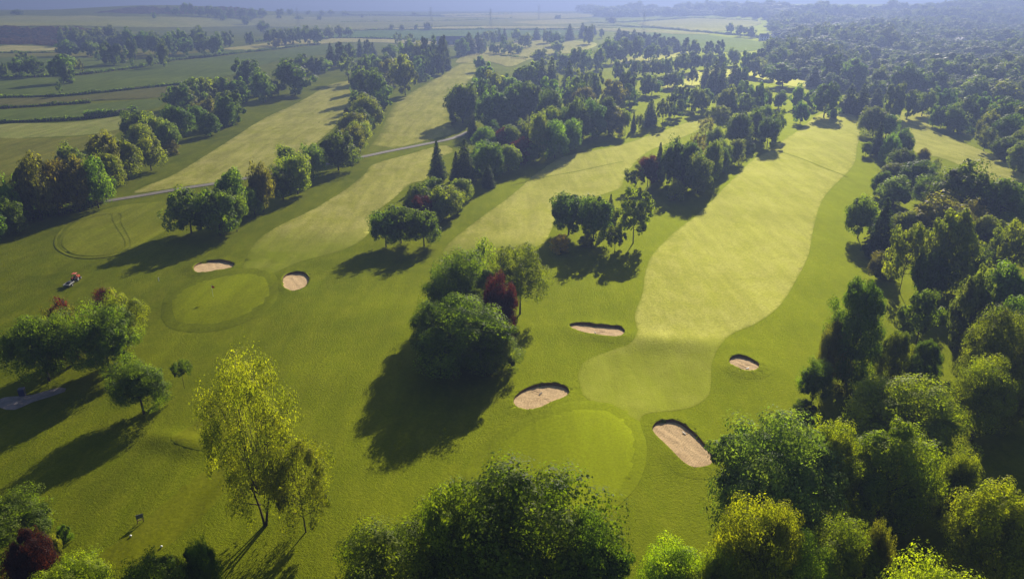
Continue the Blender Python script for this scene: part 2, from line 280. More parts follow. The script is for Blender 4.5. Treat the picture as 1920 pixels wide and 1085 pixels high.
    ('round', 'dk', 141.9, 468.0, 14.0, 8.6, 'fifth dark round tree from the left in the open wood beyond the second fairway', 16),
    ('conifer', 'co', 117.2, 446.0, 12.2, 6.3, 'third dark conifer from the left in the open wood beyond the second fairway', 16),
    ('round', 'gr', 103.7, 363.0, 14.9, 9.3, 'second pale round tree from the left in the open wood beyond the second fairway', 16),
    ('round', 'md', 124.5, 403.8, 12.2, 8.6, 'third green round tree from the left in the open wood beyond the second fairway', 16),
    ('round', 'dk', 122.5, 371.2, 15.2, 8.5, 'sixth dark round tree from the left in the open wood beyond the second fairway', 16),
    ('round', 'md', 132.4, 387.3, 11.1, 6.1, 'fifth green round tree from the left in the open wood beyond the second fairway', 16),
    ('round', 'md', 112.4, 358.6, 11.5, 8.7, 'fourth green round tree from the left in the open wood beyond the second fairway', 16),
    ('round', 'dk', 107.4, 363.0, 10.4, 6.7, 'fourth dark round tree from the left in the open wood beyond the second fairway', 16),
    ('open', 'ol', 37.8, 220.2, 7.6, 5.9, "small olive tree with bare stem in the copse at the main fairway's left edge", 17),
    ('round', 'cu', 42.3, 223.9, 9.6, 5.6, "dark red tree in the copse at the main fairway's left edge", 17),
    ('conifer', 'co', 46.7, 229.8, 12.3, 4.4, "dark conifer in the copse at the main fairway's left edge", 17),
    ('roundlow', 'dk', 50.4, 224.5, 14.6, 8.3, "first dark round tree from the left in the copse at the main fairway's left edge", 17),
    ('roundlow', 'dk', 54.5, 221.8, 13.8, 7.2, "second dark round tree from the left in the copse at the main fairway's left edge", 17),
    ('roundlow', 'gr', 55.8, 214.8, 12.0, 7.3, "grey-olive tall tree in the copse at the main fairway's left edge", 17),
    ('conical', 'co', 53.0, 219.7, 9.0, 4.2, "dark blunt conifer in the copse at the main fairway's left edge", 17),
    ('shrub', 'ol', 47.1, 206.6, 5.9, 4.6, "round olive bush in the copse at the main fairway's left edge", 17),
    ('roundlow', 'ol', 64.3, 233.2, 11.8, 5.5, "first olive tree from the left in the copse at the main fairway's left edge", 17),
    ('sparse', 'bn', 62.3, 247.0, 12.2, 5.4, "brownish thin tree in the copse at the main fairway's left edge", 17),
    ('roundlow', 'md', 76.2, 275.7, 9.5, 6.4, "first mid green tree from the left in the copse at the main fairway's left edge", 17),
    ('roundlow', 'ol', 72.1, 249.8, 9.4, 6.6, "second olive tree from the left in the copse at the main fairway's left edge", 17),
    ('roundlow', 'md', 69.5, 241.4, 8.4, 5.3, "second mid green tree from the left in the copse at the main fairway's left edge", 17),
    ('roundlow', 'gr', 78.6, 255.8, 8.5, 5.2, "grey-olive tree in the copse at the main fairway's left edge", 17),
    ('hedgebush', 'dk', 89.0, 274.0, 4.4, 4.4, "clipped dark bush in the copse at the main fairway's left edge", 17),
    ('sparse', 'bn', 80.9, 307.8, 8.4, 6.7, "bare-branched tree in the copse at the main fairway's left edge", 17),
    ('open', 'gr', 90.2, 324.0, 10.6, 9.8, "pale open-crowned tree in the copse at the main fairway's left edge", 17),
    ('roundlow', 'dk', 88.2, 286.7, 12.9, 9.2, "third dark round tree from the left in the copse at the main fairway's left edge", 17),
    ('roundlow', 'dk', 98.8, 301.0, 12.6, 7.8, "fourth dark round tree from the left in the copse at the main fairway's left edge", 17),
    ('open', 'ol', 108.4, 301.7, 12.1, 6.5, "slender light tree in the copse at the main fairway's left edge", 17),
    ('round', 'dk', 99.6, 285.8, 11.4, 7.5, "fifth dark round tree from the left in the copse at the main fairway's left edge", 17),
    ('round', 'md', 111.6, 327.4, 10.0, 7.1, "third mid green tree from the left in the copse at the main fairway's left edge", 17),
    ('round', 'dk', 132.7, 341.1, 10.2, 6.4, 'lone dark round tree with round shadow near the top of the main fairway', 18),
    ('round', 'md', 138.6, 388.3, 9.3, 7.7, 'lone small tree with visible stem near the top of the main fairway', 18),
    ('round', 'md', 147.8, 388.6, 12.5, 6.6, 'mid green tree near the top of the main fairway', 18),
    ('roundlow', 'dk', 150.3, 358.1, 16.3, 12.8, 'large dark tree with purple tinge near the top of the main fairway', 18),
    ('roundlow', 'dk', 154.3, 386.7, 9.4, 6.6, 'low dark tree near the top of the main fairway', 18),
    ('shrub', 'ol', 163.7, 370.6, 5.8, 5.3, 'olive bush near the top of the main fairway', 18),
    ('round', 'dk', 174.7, 487.2, 14.1, 19.2, 'broad spreading dark tree near the top of the main fairway', 18),
    ('roundlow', 'gr', 150.8, 307.6, 11.8, 11.1, 'first grey-green tree from the left dividing the main and right fairways', 19),
    ('roundlow', 'md', 154.4, 303.8, 9.4, 7.9, 'first mid green tree from the left dividing the main and right fairways', 19),
    ('conifer', 'co', 133.8, 267.8, 12.4, 5.1, 'tall dark conifer dividing the main and right fairways', 19),
    ('roundlow', 'md', 133.5, 258.0, 10.1, 6.0, 'second mid green tree from the left dividing the main and right fairways', 19),
    ('roundlow', 'dk', 144.0, 270.3, 9.3, 7.1, 'second dark green tree from the left dividing the main and right fairways', 19),
    ('pine', 'co', 149.5, 279.0, 8.2, 2.8, 'small dark pine dividing the main and right fairways', 19),
    ('round', 'ol', 129.9, 267.8, 5.1, 3.5, 'thin little tree dividing the main and right fairways', 19),
    ('roundlow', 'dk', 128.8, 238.5, 8.6, 8.1, 'third dark green tree from the left dividing the main and right fairways', 19),
    ('round', 'bn', 141.0, 249.3, 6.5, 3.7, 'reddish small tree dividing the main and right fairways', 19),
    ('sparse', 'bn', 140.5, 239.9, 5.2, 2.8, 'wispy small tree dividing the main and right fairways', 19),
    ('roundlow', 'dk', 125.4, 222.8, 8.3, 9.9, 'fourth dark green tree from the left dividing the main and right fairways', 19),
    ('roundlow', 'dk', 108.8, 210.7, 7.4, 5.3, 'first dark green tree from the left dividing the main and right fairways', 19),
    ('roundlow', 'gr', 107.4, 200.1, 8.2, 8.7, 'second grey-green tree from the left dividing the main and right fairways', 19),
    ('roundlow', 'ol', 120.9, 228.7, 6.1, 6.7, 'olive tree dividing the main and right fairways', 19),
    ('roundlow', 'md', 118.4, 202.7, 7.7, 7.3, 'third mid green tree from the left dividing the main and right fairways', 19),
    ('roundlow', 'dk', 118.1, 186.6, 15.1, 14.6, 'large dark dome-shaped tree in the wood along the right edge', 20),
    ('roundlow', 'dk', 121.9, 176.8, 12.5, 10.7, 'dark tree beside the large dome in the wood along the right edge', 20),
    ('round', 'dk', 129.2, 179.9, 8.7, 4.1, "small dark tree at the picture's edge in the wood along the right edge", 20),
    ('roundlow', 'bn', 101.0, 167.9, 11.2, 13.3, 'wide brown-olive tree in the wood along the right edge', 20),
    ('roundlow', 'bn', 110.6, 171.1, 8.9, 8.3, 'smaller brown-olive tree in the wood along the right edge', 20),
    ('round', 'ol', 85.0, 171.5, 10.6, 6.5, "olive tree at the wood's outer tip in the wood along the right edge", 20),
    ('conifer', 'co', 83.5, 158.1, 13.6, 7.0, 'dark purple-brown conifer in the wood along the right edge', 20),
    ('roundlow', 'ol', 94.3, 168.1, 7.4, 6.4, 'olive tree behind the dark conifer in the wood along the right edge', 20),
    ('birch', 'ol', 77.6, 135.7, 14.5, 6.6, 'tall slim birch with airy crown in the wood along the right edge', 20),
    ('roundlow', 'bn', 77.5, 143.8, 5.6, 4.5, 'orange-tipped low tree in the wood along the right edge', 20),
    ('conical', 'ol', 85.2, 134.8, 16.9, 9.0, 'tall dark olive tree in the wood along the right edge', 20),
    ('roundlow', 'ol', 107.8, 158.9, 8.6, 7.0, 'light olive tree in the wood along the right edge', 20),
    ('open', 'br', 102.5, 140.6, 12.9, 7.0, 'sparse yellowish tree in the wood along the right edge', 20),
    ('open', 'br', 102.5, 145.8, 10.5, 5.6, 'thin yellow-green tree in the wood along the right edge', 20),
    ('roundlow', 'md', 95.9, 143.4, 7.4, 8.7, 'green tree below the light olive one in the wood along the right edge', 20),
    ('roundlow', 'gr', 75.0, 109.0, 14.8, 6.1, 'white-flecked dark tree in the wood along the right edge', 20),
    ('roundlow', 'md', 84.9, 118.0, 11.7, 8.4, 'bright rounded green tree in the wood along the right edge', 20),
    ('roundlow', 'dk', 91.5, 121.0, 8.5, 5.7, "dark tree at the picture's edge in the wood along the right edge", 20),
    ('conical', 'dk', 50.5, 97.2, 16.8, 8.0, 'tall dark poplar-shaped tree in the wood along the right edge', 20),
    ('roundlow', 'bn', 48.0, 96.9, 11.0, 4.8, 'brownish tree against the tall one in the wood along the right edge', 20),
    ('conical', 'ol', 55.5, 94.6, 9.9, 4.8, 'narrow light-tipped tree in the wood along the right edge', 20),
    ('round', 'dk', 43.5, 92.3, 7.1, 4.4, 'small round tree with visible trunk in the wood along the right edge', 20),
    ('pine', 'dk', 67.2, 109.4, 10.4, 6.7, 'dark layered pine in the clearing in the wood along the right edge', 20),
    ('roundlow', 'ol', 66.8, 90.3, 15.2, 8.8, 'large rounded olive tree in the wood along the right edge', 20),
    ('roundlow', 'bn', 71.6, 90.0, 13.9, 5.2, "brown-olive tree at the picture's edge in the wood along the right edge", 20),
    ('roundlow', 'dk', 81.0, 132.2, 9.8, 6.2, "dark tree filling the wood's middle in the wood along the right edge", 20),
    ('roundlow', 'md', 81.5, 107.5, 10.1, 6.4, 'mid green tree above the brown-olive one in the wood along the right edge', 20),
    ('roundlow', 'ol', 66.8, 85.2, 9.0, 6.0, "olive tree in the wood's lower corner in the wood along the right edge", 20),
    ('conical', 'dk', 59.1, 93.0, 9.1, 4.3, 'dark narrow tree behind the clearing in the wood along the right edge', 20),
    ('shrub', 'dk', 40.6, 87.9, 3.3, 3.4, 'low dark shrub in the wood along the right edge', 20),
    ('round', 'br', 60.7, 82.3, 12.5, 7.3, 'yellow-green tree at the back in the bright wood at lower right', 21),
    ('roundlow', 'br', 50.1, 79.3, 11.0, 13.5, 'broad yellow-green tree in the bright wood at lower right', 21),
    ('roundlow', 'gr', 27.4, 64.2, 14.7, 13.7, 'large grey-green tree reaching furthest left in the bright wood at lower right', 21),
    ('roundlow', 'br', 40.8, 66.5, 12.4, 10.0, 'bright dome-shaped tree in the bright wood at lower right', 21),
    ('roundlow', 'ol', 47.7, 64.9, 10.3, 4.6, 'olive tree in the bright wood at lower right', 21),
    ('roundlow', 'br', 46.5, 56.0, 12.6, 8.8, 'wide yellow-olive tree at the corner in the bright wood at lower right', 21),
    ('round', 'br', 22.5, 52.1, 13.7, 7.3, 'yellow-green tree in the bright wood at lower right', 21),
    ('roundlow', 'ol', 30.7, 54.3, 9.6, 7.1, 'olive tree by the bottom edge in the bright wood at lower right', 21),
    ('round', 'br', 33.6, 45.1, 12.8, 8.4, 'treetop cut by the bottom edge in the bright wood at lower right', 21),
    ('roundlow', 'br', 34.7, 67.8, 11.9, 7.8, 'yellow-green tree in the middle in the bright wood at lower right', 21),
    ('roundlow', 'br', 26.3, 52.2, 9.3, 6.4, 'low yellow-green crown between the taller ones in the bright wood at lower right', 21),
    ('roundlow', 'br', 18.9, 51.5, 9.3, 5.3, "small yellow-green crown at the wood's lower tip in the bright wood at lower right", 21),
    ('roundlow', 'ol', 48.4, 54.0, 11.4, 4.5, 'olive tree cut by the corner in the bright wood at lower right', 21),
    ('roundlow', 'bn', 34.3, 54.4, 9.4, 3.0, 'russet shrubby tree in the bright wood at lower right', 21),
    ('conifer', 'co', -42.8, 767.7, 20.2, 16.0, 'first dark conifer from the left on the open land by the farm', 22),
    ('conifer', 'co', -34.5, 788.0, 19.7, 14.2, 'second dark conifer from the left on the open land by the farm', 22),
    ('roundlow', 'dk', -49.0, 748.1, 16.6, 12.5, 'first dark round tree from the left on the open land by the farm', 22),
    ('roundlow', 'gr', -31.0, 825.4, 14.6, 8.0, 'first pale round tree from the left on the open land by the farm', 22),
    ('round', 'dk', -24.7, 586.4, 11.3, 8.2, 'lone tree with oval shadow on the open land by the farm', 22),
    ('shrub', 'md', -30.4, 767.2, 5.3, 4.8, 'tiny green bush on the open land by the farm', 22),
    ('round', 'gr', -33.5, 969.0, 13.4, 12.1, 'second pale round tree from the left on the open land by the farm', 22),
    ('round', 'gr', -21.9, 931.5, 16.1, 11.6, 'third pale round tree from the left on the open land by the farm', 22),
    ('conifer', 'co', -16.4, 989.2, 15.5, 8.2, 'third dark conifer from the left on the open land by the farm', 22),
    ('conifer', 'co', -9.8, 1010.7, 14.5, 8.4, 'fourth dark conifer from the left on the open land by the farm', 22),
    ('round', 'gr', 5.4, 968.4, 15.0, 12.0, 'fifth pale round tree from the left on the open land by the farm', 22),
    ('round', 'dk', -20.7, 784.5, 10.9, 4.9, 'second dark round tree from the left on the open land by the farm', 22),
    ('round', 'dk', -16.2, 773.8, 9.4, 7.5, 'third dark round tree from the left on the open land by the farm', 22),
    ('conical', 'dk', -8.7, 778.4, 18.8, 7.6, 'tall dark tree on the open land by the farm', 22),
    ('round', 'gr', -1.1, 766.6, 13.3, 10.7, 'fourth pale round tree from the left on the open land by the farm', 22),
    ('round', 'dk', 6.5, 782.9, 8.2, 7.6, 'fourth dark round tree from the left on the open land by the farm', 22),
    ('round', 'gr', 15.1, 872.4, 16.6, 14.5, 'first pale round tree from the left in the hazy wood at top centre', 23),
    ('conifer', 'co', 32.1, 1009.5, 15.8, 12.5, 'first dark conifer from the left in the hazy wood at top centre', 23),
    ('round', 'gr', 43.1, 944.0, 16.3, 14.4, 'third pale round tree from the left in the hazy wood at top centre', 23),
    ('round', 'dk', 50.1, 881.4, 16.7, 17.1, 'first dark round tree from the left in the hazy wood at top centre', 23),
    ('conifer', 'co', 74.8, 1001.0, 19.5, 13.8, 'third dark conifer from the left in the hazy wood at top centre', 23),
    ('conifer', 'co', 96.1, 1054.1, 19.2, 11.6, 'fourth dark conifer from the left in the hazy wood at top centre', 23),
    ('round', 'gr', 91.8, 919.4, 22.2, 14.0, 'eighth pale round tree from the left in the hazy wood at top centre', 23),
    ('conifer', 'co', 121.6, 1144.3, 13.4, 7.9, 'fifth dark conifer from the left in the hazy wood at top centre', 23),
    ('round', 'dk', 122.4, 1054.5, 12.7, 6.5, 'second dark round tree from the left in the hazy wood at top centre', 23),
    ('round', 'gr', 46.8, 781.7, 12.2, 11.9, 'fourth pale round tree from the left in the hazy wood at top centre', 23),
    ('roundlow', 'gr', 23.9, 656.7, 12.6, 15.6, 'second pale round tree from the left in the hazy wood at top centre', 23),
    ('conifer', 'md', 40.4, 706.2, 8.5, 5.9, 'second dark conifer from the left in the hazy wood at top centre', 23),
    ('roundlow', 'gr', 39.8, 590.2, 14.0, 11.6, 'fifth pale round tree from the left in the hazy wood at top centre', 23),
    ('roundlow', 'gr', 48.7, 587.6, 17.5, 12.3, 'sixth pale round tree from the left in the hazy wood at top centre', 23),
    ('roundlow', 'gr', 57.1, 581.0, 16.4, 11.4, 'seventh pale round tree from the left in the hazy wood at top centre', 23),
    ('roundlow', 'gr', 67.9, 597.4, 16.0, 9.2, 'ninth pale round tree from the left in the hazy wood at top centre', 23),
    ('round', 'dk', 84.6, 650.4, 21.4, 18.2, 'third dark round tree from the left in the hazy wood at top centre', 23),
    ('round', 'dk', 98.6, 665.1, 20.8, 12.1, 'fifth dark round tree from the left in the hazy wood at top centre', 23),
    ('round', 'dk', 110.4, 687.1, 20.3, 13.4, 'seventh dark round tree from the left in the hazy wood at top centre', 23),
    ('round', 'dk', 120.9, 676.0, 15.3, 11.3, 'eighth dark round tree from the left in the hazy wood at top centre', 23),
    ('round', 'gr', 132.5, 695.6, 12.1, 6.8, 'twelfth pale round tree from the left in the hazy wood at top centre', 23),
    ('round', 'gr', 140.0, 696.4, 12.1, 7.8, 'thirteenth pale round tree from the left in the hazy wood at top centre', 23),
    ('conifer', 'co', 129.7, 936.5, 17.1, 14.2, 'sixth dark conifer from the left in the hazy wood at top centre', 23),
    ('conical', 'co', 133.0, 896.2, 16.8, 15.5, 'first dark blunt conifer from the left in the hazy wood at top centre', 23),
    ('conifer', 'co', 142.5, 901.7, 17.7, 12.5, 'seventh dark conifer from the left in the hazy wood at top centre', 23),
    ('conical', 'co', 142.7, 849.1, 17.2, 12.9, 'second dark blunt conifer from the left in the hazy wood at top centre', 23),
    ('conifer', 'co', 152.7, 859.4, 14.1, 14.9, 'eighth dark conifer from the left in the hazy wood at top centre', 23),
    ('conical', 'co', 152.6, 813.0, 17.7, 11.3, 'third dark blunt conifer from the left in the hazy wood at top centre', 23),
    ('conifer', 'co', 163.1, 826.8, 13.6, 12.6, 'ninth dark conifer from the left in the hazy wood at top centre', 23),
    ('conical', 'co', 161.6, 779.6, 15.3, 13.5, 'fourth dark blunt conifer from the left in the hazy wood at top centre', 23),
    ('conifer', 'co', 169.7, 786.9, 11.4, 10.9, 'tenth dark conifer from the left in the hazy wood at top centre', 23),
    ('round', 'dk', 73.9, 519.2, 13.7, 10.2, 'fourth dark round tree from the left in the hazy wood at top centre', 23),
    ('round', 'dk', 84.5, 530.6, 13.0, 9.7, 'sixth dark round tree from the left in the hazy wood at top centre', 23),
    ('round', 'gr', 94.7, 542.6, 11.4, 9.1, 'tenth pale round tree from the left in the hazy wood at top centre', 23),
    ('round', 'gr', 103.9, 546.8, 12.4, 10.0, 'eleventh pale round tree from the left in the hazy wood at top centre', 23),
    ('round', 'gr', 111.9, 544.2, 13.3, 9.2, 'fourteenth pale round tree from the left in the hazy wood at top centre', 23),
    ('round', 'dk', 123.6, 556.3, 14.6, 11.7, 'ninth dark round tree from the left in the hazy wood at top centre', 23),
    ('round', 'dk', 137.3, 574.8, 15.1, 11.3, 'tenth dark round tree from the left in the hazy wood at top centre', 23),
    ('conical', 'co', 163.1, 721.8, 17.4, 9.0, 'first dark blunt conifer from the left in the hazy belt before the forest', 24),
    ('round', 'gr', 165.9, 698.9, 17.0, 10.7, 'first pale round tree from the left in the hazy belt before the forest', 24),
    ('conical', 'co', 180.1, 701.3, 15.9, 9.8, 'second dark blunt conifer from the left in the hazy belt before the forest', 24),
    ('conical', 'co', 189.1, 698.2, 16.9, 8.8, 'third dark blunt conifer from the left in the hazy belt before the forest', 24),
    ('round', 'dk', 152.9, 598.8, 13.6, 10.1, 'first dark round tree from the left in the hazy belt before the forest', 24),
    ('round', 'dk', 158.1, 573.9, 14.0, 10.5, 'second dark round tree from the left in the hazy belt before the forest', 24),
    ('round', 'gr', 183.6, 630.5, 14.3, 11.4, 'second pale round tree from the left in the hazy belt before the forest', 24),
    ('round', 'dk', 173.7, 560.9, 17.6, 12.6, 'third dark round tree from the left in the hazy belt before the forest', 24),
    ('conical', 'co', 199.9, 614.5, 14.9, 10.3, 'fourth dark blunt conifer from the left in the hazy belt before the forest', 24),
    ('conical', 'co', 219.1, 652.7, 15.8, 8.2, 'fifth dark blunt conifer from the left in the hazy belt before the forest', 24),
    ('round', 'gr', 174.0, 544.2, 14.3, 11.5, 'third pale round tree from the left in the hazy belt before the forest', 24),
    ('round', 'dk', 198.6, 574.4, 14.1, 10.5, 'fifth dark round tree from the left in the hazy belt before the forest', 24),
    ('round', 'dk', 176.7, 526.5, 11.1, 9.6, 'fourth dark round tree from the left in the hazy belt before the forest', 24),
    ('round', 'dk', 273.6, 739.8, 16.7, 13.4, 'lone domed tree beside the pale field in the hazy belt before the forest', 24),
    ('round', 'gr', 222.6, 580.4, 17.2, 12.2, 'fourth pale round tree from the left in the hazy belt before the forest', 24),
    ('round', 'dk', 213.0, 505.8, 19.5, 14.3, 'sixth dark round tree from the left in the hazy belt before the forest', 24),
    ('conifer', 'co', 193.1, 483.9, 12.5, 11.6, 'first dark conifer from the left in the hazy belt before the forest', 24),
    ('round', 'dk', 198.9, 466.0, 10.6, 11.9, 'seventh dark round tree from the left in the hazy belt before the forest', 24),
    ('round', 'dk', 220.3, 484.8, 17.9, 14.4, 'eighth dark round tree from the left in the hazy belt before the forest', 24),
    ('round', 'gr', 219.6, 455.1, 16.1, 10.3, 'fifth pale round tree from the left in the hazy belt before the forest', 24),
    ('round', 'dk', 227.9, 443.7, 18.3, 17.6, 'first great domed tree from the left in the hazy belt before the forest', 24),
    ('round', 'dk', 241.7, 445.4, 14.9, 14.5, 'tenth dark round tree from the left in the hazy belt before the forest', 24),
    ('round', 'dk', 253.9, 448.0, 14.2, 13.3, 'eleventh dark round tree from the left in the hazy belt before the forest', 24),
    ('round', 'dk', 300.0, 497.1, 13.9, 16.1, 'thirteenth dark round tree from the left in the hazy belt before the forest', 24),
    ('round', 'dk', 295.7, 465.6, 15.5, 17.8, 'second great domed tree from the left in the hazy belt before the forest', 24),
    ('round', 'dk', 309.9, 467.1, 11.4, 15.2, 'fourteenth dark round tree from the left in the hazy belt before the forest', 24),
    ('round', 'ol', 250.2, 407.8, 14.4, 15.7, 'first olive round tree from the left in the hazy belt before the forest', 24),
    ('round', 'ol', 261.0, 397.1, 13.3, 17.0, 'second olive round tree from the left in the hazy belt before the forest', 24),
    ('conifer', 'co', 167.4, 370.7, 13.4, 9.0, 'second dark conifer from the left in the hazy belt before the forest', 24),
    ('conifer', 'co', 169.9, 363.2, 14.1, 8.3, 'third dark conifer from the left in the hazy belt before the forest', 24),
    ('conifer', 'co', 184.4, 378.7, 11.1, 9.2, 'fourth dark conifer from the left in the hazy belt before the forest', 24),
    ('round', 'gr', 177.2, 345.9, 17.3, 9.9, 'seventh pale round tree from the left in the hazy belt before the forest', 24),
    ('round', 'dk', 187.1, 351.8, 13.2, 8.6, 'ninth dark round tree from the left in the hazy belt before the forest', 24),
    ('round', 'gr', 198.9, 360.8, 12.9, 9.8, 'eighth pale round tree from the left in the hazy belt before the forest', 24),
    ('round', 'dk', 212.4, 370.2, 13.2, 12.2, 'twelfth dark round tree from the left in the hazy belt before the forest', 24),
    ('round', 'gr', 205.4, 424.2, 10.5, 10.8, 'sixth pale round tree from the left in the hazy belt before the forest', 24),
    ('round', 'md', 187.9, 330.3, 9.9, 5.7, "first mid green tree from the left along the right fairway's far side", 25),
    ('round', 'dk', 190.2, 327.7, 9.8, 7.5, "first dark round tree from the left along the right fairway's far side", 25),
    ('round', 'md', 191.3, 319.3, 11.5, 8.3, "second mid green tree from the left along the right fairway's far side", 25),
    ('roundlow', 'dk', 190.1, 317.2, 7.5, 8.2, "second dark round tree from the left along the right fairway's far side", 25),
    ('roundlow', 'dk', 205.3, 336.7, 13.4, 10.1, "third dark round tree from the left along the right fairway's far side", 25),
    ('roundlow', 'dk', 215.9, 340.4, 13.5, 9.8, "fourth dark round tree from the left along the right fairway's far side", 25),
    ('roundlow', 'dk', 213.6, 321.1, 13.7, 12.0, "fifth dark round tree from the left along the right fairway's far side", 25),
    ('roundlow', 'ol', 211.7, 306.8, 14.2, 8.9, "third olive tree from the left along the right fairway's far side", 25),
    ('roundlow', 'ol', 191.3, 295.5, 12.3, 8.1, "first olive tree from the left along the right fairway's far side", 25),
    ('roundlow', 'dk', 190.8, 283.8, 12.7, 10.7, "sixth dark round tree from the left along the right fairway's far side", 25),
    ('open', 'gr', 178.0, 275.5, 9.6, 6.8, "grey open-crowned tree along the right fairway's far side", 25),
    ('roundlow', 'dk', 174.5, 257.8, 8.4, 8.3, "seventh dark round tree from the left along the right fairway's far side", 25),
    ('roundlow', 'ol', 184.1, 265.0, 10.3, 7.0, "second olive tree from the left along the right fairway's far side", 25),
    ('roundlow', 'gr', 168.0, 239.0, 10.9, 7.7, "grey-green tree along the right fairway's far side", 25),
    ('shrub', 'dk', 194.8, 314.3, 4.5, 4.5, "low dark bush along the right fairway's far side", 25),
    ('round', 'dk', -360.1, 537.0, 10.3, 6.8, 'first dark round tree from the left on the fields at upper left', 26),
    ('round', 'dk', -348.5, 536.7, 13.3, 9.8, 'second dark round tree from the left on the fields at upper left', 26),
    ('round', 'dk', -337.4, 535.9, 14.7, 12.8, 'third dark round tree from the left on the fields at upper left', 26),
    ('open', 'dk', -386.7, 603.3, 13.1, 10.1, 'thin-leaved tree on the fields at upper left', 26),
    ('round', 'dk', -297.4, 501.1, 18.4, 14.8, 'first dark broad tree from the left on the fields at upper left', 26),
    ('roundlow', 'dk', -293.2, 497.5, 11.9, 7.7, 'first low dark tree from the left on the fields at upper left', 26),
    ('open', 'dk', -262.1, 436.2, 8.5, 3.4, 'first tiny slender tree from the left on the fields at upper left', 26),
    ('open', 'bn', -311.5, 548.0, 11.3, 5.4, 'thin-leaved brown tree on the fields at upper left', 26),
    ('open', 'dk', -302.3, 606.3, 8.3, 3.4, 'second tiny slender tree from the left on the fields at upper left', 26),
    ('round', 'dk', -422.4, 730.1, 15.2, 19.3, 'fourth dark round tree from the left on the fields at upper left', 26),
    ('round', 'dk', -403.9, 733.4, 15.3, 14.3, 'fifth dark round tree from the left on the fields at upper left', 26),
    ('round', 'dk', -332.0, 635.7, 18.8, 20.4, 'second dark broad tree from the left on the fields at upper left', 26),
    ('round', 'dk', -333.2, 669.4, 19.8, 9.3, 'seventh dark round tree from the left on the fields at upper left', 26),
    ('shrub', 'dk', -373.2, 690.4, 8.7, 6.7, 'second low dark tree from the left on the fields at upper left', 26),
    ('round', 'dk', -282.6, 618.4, 21.5, 9.5, 'eleventh dark round tree from the left on the fields at upper left', 26),
    ('round', 'dk', -298.7, 629.9, 11.0, 6.2, 'ninth dark round tree from the left on the fields at upper left', 26),
    ('round', 'dk', -393.0, 791.3, 24.6, 13.2, 'sixth dark round tree from the left on the fields at upper left', 26),
    ('round', 'dk', -369.9, 770.2, 21.3, 16.1, 'eighth dark round tree from the left on the fields at upper left', 26),
    ('round', 'dk', -350.2, 752.5, 22.1, 15.7, 'tenth dark round tree from the left on the fields at upper left', 26),
    ('round', 'dk', -332.9, 744.0, 21.9, 14.5, 'twelfth dark round tree from the left on the fields at upper left', 26),
    ('round', 'dk', -329.1, 768.5, 23.9, 16.0, 'thirteenth dark round tree from the left on the fields at upper left', 26),
    ('round', 'dk', -340.3, 833.1, 24.4, 17.3, 'fifteenth dark round tree from the left on the fields at upper left', 26),
    ('round', 'dk', -302.4, 753.5, 20.9, 14.7, 'sixteenth dark round tree from the left on the fields at upper left', 26),
    ('round', 'dk', -288.1, 746.1, 22.0, 14.5, 'seventeenth dark round tree from the left on the fields at upper left', 26),
    ('round', 'dk', -320.9, 872.6, 18.1, 14.5, 'eighteenth dark round tree from the left on the fields at upper left', 26),
    ('round', 'dk', -307.1, 904.0, 15.6, 11.3, 'twentieth dark round tree from the left on the fields at upper left', 26),
    ('round', 'dk', -317.8, 750.1, 16.9, 12.5, 'fourteenth dark round tree from the left on the fields at upper left', 26),
    ('round', 'dk', -921.8, 1455.1, 11.2, 19.9, 'dark dome-shaped tree on the skyline on the fields at upper left', 26),
    ('round', 'dk', -611.5, 1331.4, 11.4, 8.2, 'first tiny dark tree from the left on the fields at upper left', 26),
    ('round', 'dk', -550.2, 1487.3, 15.2, 12.2, 'second tiny dark tree from the left on the fields at upper left', 26),
    ('round', 'dk', -500.2, 1462.9, 17.5, 14.0, 'nineteenth dark round tree from the left on the fields at upper left', 26),
    ('conifer', 'co', -683.3, 1554.8, 12.9, 14.8, 'dark pointed tree on the heather ridge at upper left', 27),
    ('round', 'dk', -631.5, 1466.8, 15.0, 16.0, 'first dark round tree from the left on the heather ridge at upper left', 27),
    ('round', 'dk', -640.7, 1530.5, 20.8, 12.5, 'second dark round tree from the left on the heather ridge at upper left', 27),
    ('round', 'dk', -613.1, 1495.4, 21.6, 14.3, 'third dark round tree from the left on the heather ridge at upper left', 27),
    ('round', 'dk', -596.8, 1494.8, 17.8, 18.4, 'fourth dark round tree from the left on the heather ridge at upper left', 27),
    ('round', 'dk', -583.4, 1507.0, 20.5, 20.6, 'fifth dark round tree from the left on the heather ridge at upper left', 27),
    ('round', 'dk', -568.7, 1516.5, 20.7, 20.7, 'sixth dark round tree from the left on the heather ridge at upper left', 27),
    ('round', 'dk', -559.8, 1549.4, 19.8, 21.2, 'seventh dark round tree from the left on the heather ridge at upper left', 27),
    ('round', 'dk', -551.0, 1585.1, 20.3, 19.5, 'eighth dark round tree from the left on the heather ridge at upper left', 27),
    ('round', 'dk', -536.3, 1612.3, 20.6, 22.0, 'ninth dark round tree from the left on the heather ridge at upper left', 27),
    ('round', 'dk', -531.2, 1659.2, 18.4, 20.4, 'tenth dark round tree from the left on the heather ridge at upper left', 27),
    ('round', 'dk', -532.8, 1796.4, 15.3, 19.6, 'eleventh dark round tree from the left on the heather ridge at upper left', 27),
    ('round', 'dk', -541.7, 1910.7, 14.7, 15.7, 'twelfth dark round tree from the left on the heather ridge at upper left', 27),
    ('round', 'dk', -282.8, 898.5, 17.1, 11.2, 'second dark round tree from the left in the field-edge row at upper left', 28),
    ('round', 'dk', -270.8, 887.3, 19.1, 11.1, 'third dark round tree from the left in the field-edge row at upper left', 28),
    ('round', 'dk', -264.5, 895.4, 19.3, 11.2, 'fourth dark round tree from the left in the field-edge row at upper left', 28),
